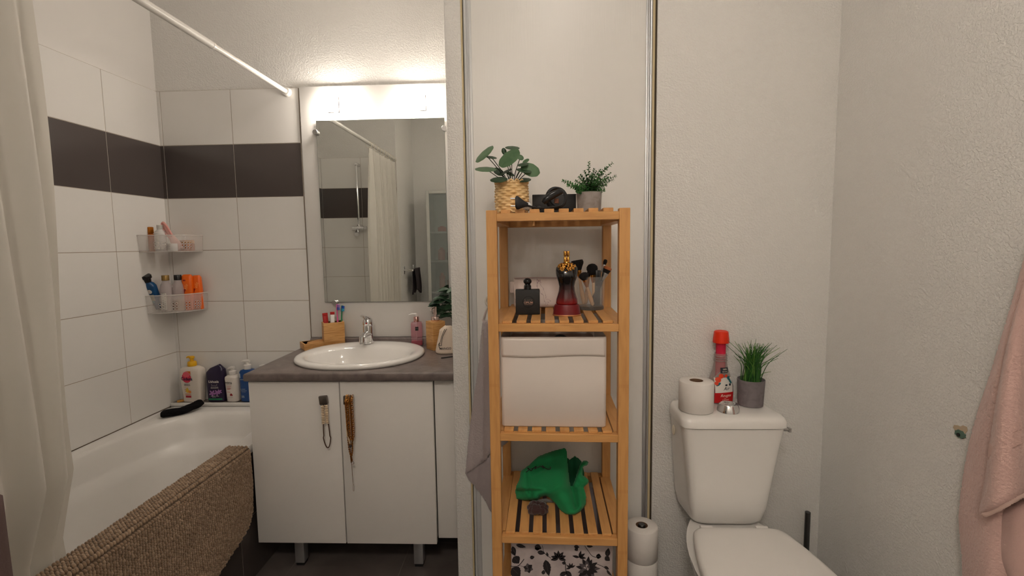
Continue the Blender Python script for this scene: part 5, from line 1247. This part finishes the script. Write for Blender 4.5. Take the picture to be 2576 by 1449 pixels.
for k in range(17): a = k * 2.4; petal(1478 + 3 * cos(a), 1430 + 3 * sin(a), a, 30 - .7 * k, 5.5, 1 if k % 3 else 2, .0006 + .00006 * k)
for k in range(7): petal(1476, 1426, k * .9 + .3, 9, 3, 0 if k % 2 else 2, .0018 + .0001 * k)
for a in (-2.6, -1.9, -1.2, -.5, 2.9): petal(1436, 1428, a, 13, 2.5, 1)
for a in (-2.9, -.6, -1.3, .1): petal(1457, 1402, a, 18, 3.5, 1)
for (x, y, a, L_, w_) in ((1372, 1408, 1.35, 42, 10), (1352, 1388, .2, 20, 6), (1292, 1400, .9, 22, 12), (1288, 1428, .8, 30, 15), (1289, 1374, 1.25, 24, 6), (1298, 1370, .25, 26, 5), (1285, 1386, .8, 18, 3), (1527, 1400, -1.4, 22, 7), (1522, 1400, .7, 16, 7), (1500, 1398, .2, 13, 7), (1500, 1402, -.6, 11, 5), (1345, 1374, .3, 18, 8), (1352, 1376, 1.6, 9, 7), (1444, 1374, .2, 14, 5), (1447, 1378, .9, 10, 5), (1476, 1373, .1, 16, 4), (1366, 1445, -1.4, 12, 5), (1408, 1447, -.4, 22, 6), (1425, 1436, .9, 22, 6), (1520, 1425, .5, 14, 4), (1526, 1434, .9, 18, 3), (1333, 1403, -.2, 12, 5), (1378, 1400, -1.8, 12, 3), (1417, 1420, -1.2, 9, 5)): petal(x, y, a, L_, w_, 1); vein(x, y, a, L_ * .7)
stem([(1364, 1372), (1368, 1388), (1376, 1397), (1386, 1404)]); stem([(1415, 1405), (1422, 1415), (1423, 1432), (1426, 1449)], .0011); stem([(1471, 1373), (1480, 1386), (1489, 1398), (1500, 1402)]); stem([(1284, 1424), (1302, 1424), (1314, 1412), (1318, 1406)], .0010); stem([(1302, 1421), (1312, 1424), (1320, 1427)], .0004); stem([(1500, 1418), (1518, 1426), (1530, 1436), (1540, 1449)]); stem([(1392, 1404), (1386, 1408)]); stem([(1424, 1420), (1430, 1424), (1436, 1428)]); stem([(1352, 1376), (1362, 1382)])
b.build('body', [FW_, FB, FG], t, 40)

# ================================================================== grey towel on a hook, left of the shelf
hk = at(1232, 757, Y=YC); t = thing('wall_hook', 'white round stick-on hook on the closet door behind the shelving post', 'hook', (hk.x + .004, YC + .004, hk.z))
b = B(); b.cyl((0, -.001, 0), (0, -.005, 0), .020, seg=32); b.tube([(.017 * cos(a), -.012, .017 * sin(a)) for a in [2 * pi * i / 32 for i in range(32)]], .0035, 8, True); b.build('plate', plastic('hook_ivory', 222, 214, 200, .35), t)
b = B(); b.tube(cr([(0, -.004, -.006), (0, -.016, -.014), (0, -.022, -.012), (0, -.024, -.004)], 5), .003, 8); b.build('prong', plastic('hook_ivory2', 222, 214, 200, .35), t)
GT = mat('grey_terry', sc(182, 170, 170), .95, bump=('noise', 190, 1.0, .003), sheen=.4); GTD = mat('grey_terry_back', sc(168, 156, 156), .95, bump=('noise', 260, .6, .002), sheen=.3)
t = thing('hand_towel', 'grey terry towel hanging by its loop left of the birch shelving unit', 'towel', (-.19, 1.69, .35))
YT = lambda x, y: 1.648
tp = [(1214, 806), (1209, 850), (1205, 900), (1199, 950), (1190, 1010), (1182, 1070), (1176, 1130), (1170, 1193), (1192, 1180), (1212, 1165), (1224, 1156), (1228, 1146), (1246, 1128), (1248, 1000), (1246, 900), (1243, 840), (1236, 806)]
def ft(x, y):
    f = .004 * sin((x - 1170) * .16 + (y - 800) * .004)
    return f + (.006 * math.exp(-((x - (1214 + (y - 830) * .004)) / 3.5) ** 2))
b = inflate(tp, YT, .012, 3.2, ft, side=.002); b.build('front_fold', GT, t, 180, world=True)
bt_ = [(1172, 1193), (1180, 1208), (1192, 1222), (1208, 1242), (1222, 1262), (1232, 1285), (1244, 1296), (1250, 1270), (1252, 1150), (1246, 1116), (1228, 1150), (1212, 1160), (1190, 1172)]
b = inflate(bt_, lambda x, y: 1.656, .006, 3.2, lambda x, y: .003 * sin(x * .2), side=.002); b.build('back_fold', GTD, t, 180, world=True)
b = B(); b.tube(cr([at(x, y, Y=1.632) for x, y in ((1214, 830), (1215, 900), (1214, 980), (1217, 1040), (1214, 1090), (1213, 1146))], 8), .0022, 8); b.build('hem', plastic('towel_hem', 186, 176, 170, .9), t, world=True)
b = B(); b.tube(cr([at(1218, 808, Y=1.648), at(1216, 800, Y=1.650), at(1226, 775, Y=1.656), at(1236, 768, Y=1.656), at(1236, 800, Y=1.650)], 6), .0022, 6); b.tube([at(1215, 803, Y=1.65), at(1222, 820, Y=1.646), at(1228, 806, Y=1.65)], .005, 6); b.build('loop', plastic('towel_loop', 196, 182, 176, .9), t, world=True)
b = inflate([(1258, 1104), (1280, 1106), (1278, 1112), (1266, 1122), (1259, 1126)], lambda x, y: 1.615, .004, 2.2); b.build('corner', plastic('towel_corner', 150, 140, 136, .9), t, 180, world=True)

# ================================================================== toilet roll stand
TP = mat('toilet_paper', (.80, .76, .72), .95, bump=('noise', 120, .35, .002)); CARD = mat('cardboard', sc(126, 96, 74), .9)
c0 = at(1609, 1300, Z=.352); rx_, ry_ = .368, 1.572
t = thing('roll_stand', 'dark metal toilet roll stand on the floor right of the shelving unit', 'roll stand', (rx_, ry_, 0))
b = B().lathe([(.07, 0), (.072, .002), (.072, .007), (.068, .009)], seg=40); b.build('base', STEELD, t)
b = B(); b.cyl((0, 0, .009), (0, 0, .336), .0085); b.build('pole', STEELD, t)
b = B().lathe([(.0085, .336), (.012, .338), (.0125, .346), (.010, .350)], seg=24); b.build('knob', STEELD, t)
def roll(loc, label, grp, h=.112, r=.053, ri=.020, dark=False):
    t = thing('toilet_roll', label, 'toilet roll', loc, random.uniform(0, 6) if False else .3, grp)
    b = B().lathe([(ri, 0), (r - .003, 0), (r, .003), (r, h - .003), (r - .003, h), (ri, h), (ri, 0)], seg=64, cap=False); b.build('paper', TP, t, 50)
    b = B().lathe([(ri, 0), (ri, h), (ri - .0012, h), (ri - .0012, 0), (ri, 0)], seg=40, cap=False); b.build('core', CARD, t, 50)
    return t
for i, lb in enumerate(('bottom toilet roll of the stack on the stand, near the floor', 'middle toilet roll of the stack on the stand', 'top toilet roll of the stack on the stand, its core showing the pole')):
    roll((rx_, ry_, .0095 + i * .1125), lb, 'toilet rolls stacked on the stand')

# ================================================================== toilet
t = thing('toilet', 'white ceramic close-coupled toilet with closed lid against the textured wall', 'toilet', (.628, 1.40, 0))
tx = .628
b = B()
def tk(z, wf, wb, yf, n=8, k=96):
    """tank section: front half-width wf, back half-width wb"""
    out = []
    for i in range(k):
        a = 2 * pi * i / k; u, v = spow(cos(a), 2 / n), spow(sin(a), 2 / n); yb = YC - .008
        y = (yf + yb) / 2 + v * (yb - yf) / 2; f = (v + 1) / 2; out.append((tx + u * (wf + (wb - wf) * f) + .004 * (1 - f), y, z))
    return out
b.loft([tk(.381, .100, .108, 1.530, 5), tk(.387, .108, .118, 1.515, 5), tk(.403, .114, .128, 1.504, 6), tk(.445, .122, .138, 1.496, 7), tk(.555, .136, .145, 1.488, 8), tk(.665, .151, .150, 1.480, 8), tk(.711, .158, .153, 1.475, 8), tk(.7175, .158, .153, 1.475, 8)])
b.build('tank', CERAM, t, 50, world=True)
b = B(); b.loft([tk(.7195, .161, .155, 1.472, 8), tk(.722, .1645, .158, 1.468, 8), tk(.740, .1645, .157, 1.468, 8), tk(.750, .160, .154, 1.474, 7.5), tk(.7555, .151, .148, 1.485, 7), tk(.7568, .12, .12, 1.517, 6)]); lid = b.build('tank_lid', CERAM, t, 50, world=True)
bc = at(1824, 1030, Z=.753)
b = B().lathe([(.0335, .756), (.035, .7575), (.0345, .763), (.029, .779), (.0275, .782), (.022, .7835), (.015, .7825), (0, .7825)], (bc.x, 1.533, 0), 48, cap=False)
o = b.build('flush_button', CHROME, t, 50, world=True)
b = B(); b.ball((tx - .1535, 1.590, .672), (.004, .014, .017), 20, 12); b.build('side_plug', plastic('ivory_plug', 232, 222, 202, .35), t, world=True)
b = B(); b.cyl((tx + .148, 1.50, .708), (tx + .180, 1.50, .708), .0045); b.box(tx + .174, tx + .182, 1.493, 1.507, .701, .715, .001); b.build('inlet_valve', CHROMEB, t, world=True)
def bowl(z, a, yf, yb, n=2.6, k=72): return [(tx + a * spow(cos(2 * pi * i / k), 2 / n) * (1 - .42 * max(0, sin(2 * pi * i / k)) ** 1.2), (yf + yb) / 2 + (yb - yf) / 2 * spow(sin(2 * pi * i / k), 2 / n), z) for i in range(k)]
b = B(); b.loft([bowl(0, .105, 1.16, 1.56), bowl(.02, .100, 1.165, 1.56), bowl(.12, .095, 1.17, 1.57), bowl(.22, .115, 1.10, 1.59), bowl(.31, .155, 1.02, 1.61), bowl(.36, .170, .985, 1.62, 2.8), bowl(.377, .172, .98, 1.63, 3)]); b.build('bowl', CERAM, t, 60, world=True)
SEATO = cr([(0, 1.449, 0), (.09, 1.4485, 0), (.115, 1.446, 0), (.131, 1.436, 0), (.143, 1.41, 0), (.158, 1.35, 0), (.171, 1.28, 0), (.179, 1.20, 0), (.1785, 1.14, 0), (.166, 1.07, 0), (.130, 1.005, 0), (.075, .968, 0), (0, .957, 0)], 6)
SEATO = SEATO + [Vector((-p.x, p.y, 0)) for p in SEATO[-2:0:-1]]
def seat(z, g):
    return [(tx + p.x * (1 - g / .18), 1.20 + (p.y - 1.20) * (1 - g / .24), z) for p in SEATO]
def seat_old(z, g, k=110):
    out = []
    for i in range(k):
        a = 2 * pi * i / k; c_, s_ = cos(a), sin(a)
        n = 3.1 if s_ > 0 else 2.15; b_ = (.155 if s_ > 0 else .300) - g; y0_ = 1.295
        out.append((tx + (.181 - g) * spow(c_, 2 / n), y0_ + b_ * spow(s_, 2 / n), z))
    return out
b = B(); b.loft([seat(.379, .012), seat(.380, .004), seat(.395, .003), seat(.397, .008)]); b.build('seat', SEATM, t, 50, world=True)
b = B(); b.loft([seat(.3985, .006), seat(.400, .001), seat(.410, 0), seat(.417, .004), seat(.4205, .012), seat(.4225, .03), seat(.4245, .07), seat(.4255, .12)]); b.build('seat_lid', SEATM, t, 60, world=True)
for s_ in (-1, 1): b = B().cyl((tx + s_ * .085 - .018, 1.463, .400), (tx + s_ * .085 + .018, 1.463, .400), .011); b.build('hinge', SEATM, t, world=True)
ZL = .7572
# things on the tank lid
p = at(1762, 1018, Z=ZL); roll((.531, 1.545, ZL), 'single white toilet roll on the toilet tank lid beside the flush button', None, .097, .0535, .021)
# air freshener bottle with raised red wick
p = at(1811, 1000, Y=1.625); t = thing('air_freshener', 'tall clear wick air freshener with orange-red cap on the toilet tank', 'air freshener', (p.x, 1.628, ZL), radians(14))
prof = [(0, .040, .022, 3.2), (.003, .0435, .0245, 3.2), (.03, .0455, .0255, 3), (.055, .0445, .025, 2.8), (.085, .036, .022, 2.5), (.11, .027, .020, 2.2), (.130, .0225, .0195, 2), (.138, .0200, .0195, 2), (.165, .0195, .0195, 2), (.167, .019, .019, 2)]
b = B().sel(prof, cap=False); AFC = mat('smoky_clear_plastic', (.48, .38, .36), .06, alpha=.42); b.build('bottle', AFC, t, 70); sk = Skin(prof)
b = B()
for z in (.143, .151, .159): b.tube([(.0208 * cos(a), .0208 * sin(a), z) for a in [2 * pi * i / 36 for i in range(36)]], .0016, 6, True)
b.build('neck_thread', AFC, t)
b = B().sel([(.003, .042, .023, 3.2), (.03, .0435, .024, 3), (.036, .0435, .024, 3)]); b.build('liquid', plastic('red_liquid', 170, 20, 34, .2), t)
b = B().lathe([(.015, .02), (.0155, .03), (.0155, .202), (.0145, .204)], seg=28); b.build('wick', mat('red_felt_wick', sc(206, 26, 62), .8, bump=('noise', 160, .6, .002)), t)
b = B().lathe([(.0255, .203), (.0262, .205), (.0245, .222), (.0230, .236), (.0225, .240), (.019, .2425), (.016, .2415), (.0, .2405)], seg=40)
for i in range(24):
    a = 2 * pi * i / 24; b.tube([(.0256 * cos(a), .0256 * sin(a), .206), (.0240 * cos(a), .0240 * sin(a), .222)], .0007, 5)
b.build('cap', plastic('orange_red_cap', 238, 52, 16, .4), t)
b = B(); b.mi = 0; sk.rect(b, -.0325, .0325, .036, .088, off=.0010, n=14); sk.tri(b, [(-.0325, .088), (.0325, .088), (.014, .108), (-.014, .108)], off=.0016)
b.mi = 1; sk.rect(b, -.0345, .0345, .004, .038, off=.0014, n=14)
b.mi = 2; sk.rect(b, -.0135, .0135, .104, .122, off=.0030, n=5)
b.mi = 3
for x, z, r_ in ((-.022, .082, .009), (-.012, .094, .008), (.006, .094, .005), (-.028, .070, .006)): sk.disc(b, x, z, r_, off=.0028)
b.mi = 4
for x, z, a in ((.016, .083, -.7), (.022, .074, -.9), (-.022, .067, .6), (.012, .090, -.3)): sk.disc(b, x, z, .0038, off=.0026, rx=.009, ang=a)
b.mi = 2; sk.text(b, 'Air', .006, .051, .017, off=.0020, shear=.35); sk.disc(b, .020, .064, .004, off=.0022); sk.disc(b, .006, .063, .003, off=.0022, rx=.0045)
b.mi = 5; sk.text(b, 'Rouges', .004, .028, .0135, off=.0022, shear=.35); sk.text(b, '100%', 0, .1165, .0070, off=.0044, bold=.02); sk.text(b, 'RECYCLÉ', 0, .1085, .0042, off=.0044, bold=.02); sk.text(b, '8 SEMAINES', .004, .013, .0046, off=.0022); sk.text(b, 'fruits', .002, .019, .0040, off=.0022)
b.build('label', [LABELW, plastic('label_red', 200, 20, 24, .4), plastic('label_navy', 32, 42, 54, .4), plastic('label_orange', 226, 70, 34, .4), plastic('label_teal2', 38, 106, 116, .4), plastic('label_cream', 246, 232, 214, .5)], t)
# grey pot of grass
p = at(1889, 1000, Y=1.59); GP2 = mat('slate_grey_pot', sc(126, 118, 120), .75, var=(sc(114, 106, 108), 50, 5, ONE, .4, .65), bump=('noise', 260, .2, .0005))
t = thing('potted_grass', 'tufted green grass plant in a grey cylindrical pot on the toilet tank', 'plant', (p.x, 1.593, ZL)); t['kind'] = 'thing'
b = B().lathe([(.036, 0), (.0385, .002), (.0425, .086), (.0422, .0875), (.0400, .0875), (.0385, .07), (0, .07)], seg=56, cap=False); b.add([(.036 * cos(2 * pi * i / 56), .036 * sin(2 * pi * i / 56), 0) for i in range(56)], [tuple(range(56))]); b.build('pot', GP2, t)
b = B().lathe([(0, .072), (.038, .072), (.038, .075), (0, .077)], seg=30, cap=False); b.build('soil', BLACKM, t)
root = Vector(t['_o']); b = B(); rnd = random.Random(17)
named = [(1830, 856), (1848, 858), (1873, 862), (1902, 853), (1880, 858), (1922, 865), (1955, 868), (1981, 878), (1960, 895), (1890, 855), (1940, 935), (1964, 886), (1935, 862), (1912, 868)]
blades = [(px, py, rnd.uniform(-.03, .03)) for px, py in named] + [(rnd.gauss(1900, 22), rnd.uniform(862, 905), rnd.uniform(-.04, .03)) for _ in range(135)]
for px, py, dy in blades:
    e = at(px, py, Y=1.593 + dy) - root; a = rnd.uniform(0, 6.28); r_ = .026 * sqrt(rnd.random()); s0 = Vector((r_ * cos(a) + e.x * .12, r_ * sin(a), .074))
    mid = s0 * .45 + e * .55; mid.x -= (e.x) * rnd.uniform(.12, .3); mid.z += .012
    pts = cr([s0, s0 * .75 + e * .25 + Vector((-e.x * .12, 0, .008)), mid, e], 5); n = len(pts); b.mi = rnd.choice((0, 0, 1, 2)); b.tube(pts, [.0015 - .0011 * (i / n) ** 2 for i in range(n)], 5)
b.build('foliage', [mat('grass_green', sc(58, 116, 40), .5), mat('grass_dark', sc(36, 84, 32), .5), mat('grass_light', sc(96, 140, 56), .5)], t, 80)
# toilet brush
t = thing('toilet_brush', 'toilet brush with dark metal handle standing behind the toilet seat', 'toilet brush', (.938, 1.61, 0))
b = B().lathe([(.045, 0), (.047, .002), (.045, .13), (.043, .132), (.040, .13)], seg=36); b.build('holder', STEELD, t)
b = B().cyl((0, 0, .12), (0, 0, .374), .0088, seg=20); b.ball((0, 0, .374), (.0088, .0088, .003)); b.build('handle', STEELD, t)
# ================================================================== pink towel on the right wall
PKT = mat('pink_terry', sc(224, 186, 176), .95, bump=('noise', 150, 1.0, .003), sheen=.4); PKB = mat('pink_woven_band', sc(226, 190, 180), .9, bump=('noise', 90, .8, .002, (1, 1, 3)))
hk = Vector((XR, .86, 1.52)); t = thing('wall_hook', 'metal hook on the right wall holding the pink towel, just outside the frame', 'hook', hk)
b = B(); b.cyl((0, 0, 0), (-.006, 0, 0), .016); b.build('plate', CHROMEB, t); b = B().tube(cr([(-.004, 0, 0), (-.035, 0, -.008), (-.045, 0, .008)], 5), .0045, 10); b.build('prong', CHROMEB, t)
t = thing('bath_towel', 'large pink terry towel hanging at the right edge of the frame', 'towel', (.98, .95, .4))
PX_ = lambda x, y, X: at(x, y, X=X)
back_o = [(2600, 560), (2576, 645), (2552, 735), (2520, 842), (2498, 915), (2480, 972), (2462, 1025), (2447, 1075), (2434, 1130), (2424, 1185), (2416, 1240), (2411, 1300), (2413, 1340), (2419, 1400), (2421, 1460), (2424, 1560), (2620, 1570), (2760, 1560), (2760, 560)]
b = inflate(back_o, lambda x, y: .985, .020, 5, lambda x, y: .008 * sin((x - 2400) * .045 + y * .003), PX_, side=.012); b.build('rear_drape', PKT, t, 180, world=True)
front_o = [(2640, 560), (2604, 640), (2576, 712), (2552, 790), (2536, 850), (2522, 915), (2510, 980), (2500, 1040), (2492, 1095), (2484, 1150), (2478, 1205), (2468, 1255), (2462, 1288), (2470, 1297), (2490, 1291), (2515, 1280), (2545, 1265), (2576, 1247), (2620, 1222), (2760, 1150), (2760, 560)]
def fp(x, y): return .006 * sin((x - 2450) * .06 + y * .004) 
b = inflate(front_o, lambda x, y: .947, .012, 4, fp, PX_, side=.004); b.build('front_drape', PKT, t, 180, world=True)
b = inflate([(2488, 1118), (2510, 1108), (2540, 1092), (2576, 1076), (2640, 1052), (2640, 1086), (2576, 1112), (2540, 1130), (2510, 1146), (2484, 1158)], lambda x, y: .9395, .0022, 4, fp, PX_, side=.001); b.build('woven_band', PKB, t, 180, world=True)
b = inflate([(2463, 1292), (2480, 1288), (2520, 1270), (2576, 1240), (2640, 1208), (2640, 1222), (2576, 1252), (2520, 1284), (2480, 1302)], lambda x, y: .938, .004, 3, None, PX_, side=.002); b.build('hem', plastic('pink_hem', 228, 196, 184, .9), t, 180, world=True)
b = inflate([(2466, 1296), (2500, 1288), (2576, 1254), (2660, 1215), (2700, 1600), (2600, 1570), (2560, 1500), (2535, 1449), (2510, 1400), (2490, 1360), (2472, 1330)], lambda x, y: .972, .006, 4, lambda x, y: .005 * sin(x * .05), PX_, side=.003); b.build('inner_drape', mat('pink_terry_inner', sc(216, 178, 168), .95, bump=('noise', 200, .7, .002), sheen=.3), t, 180, world=True)
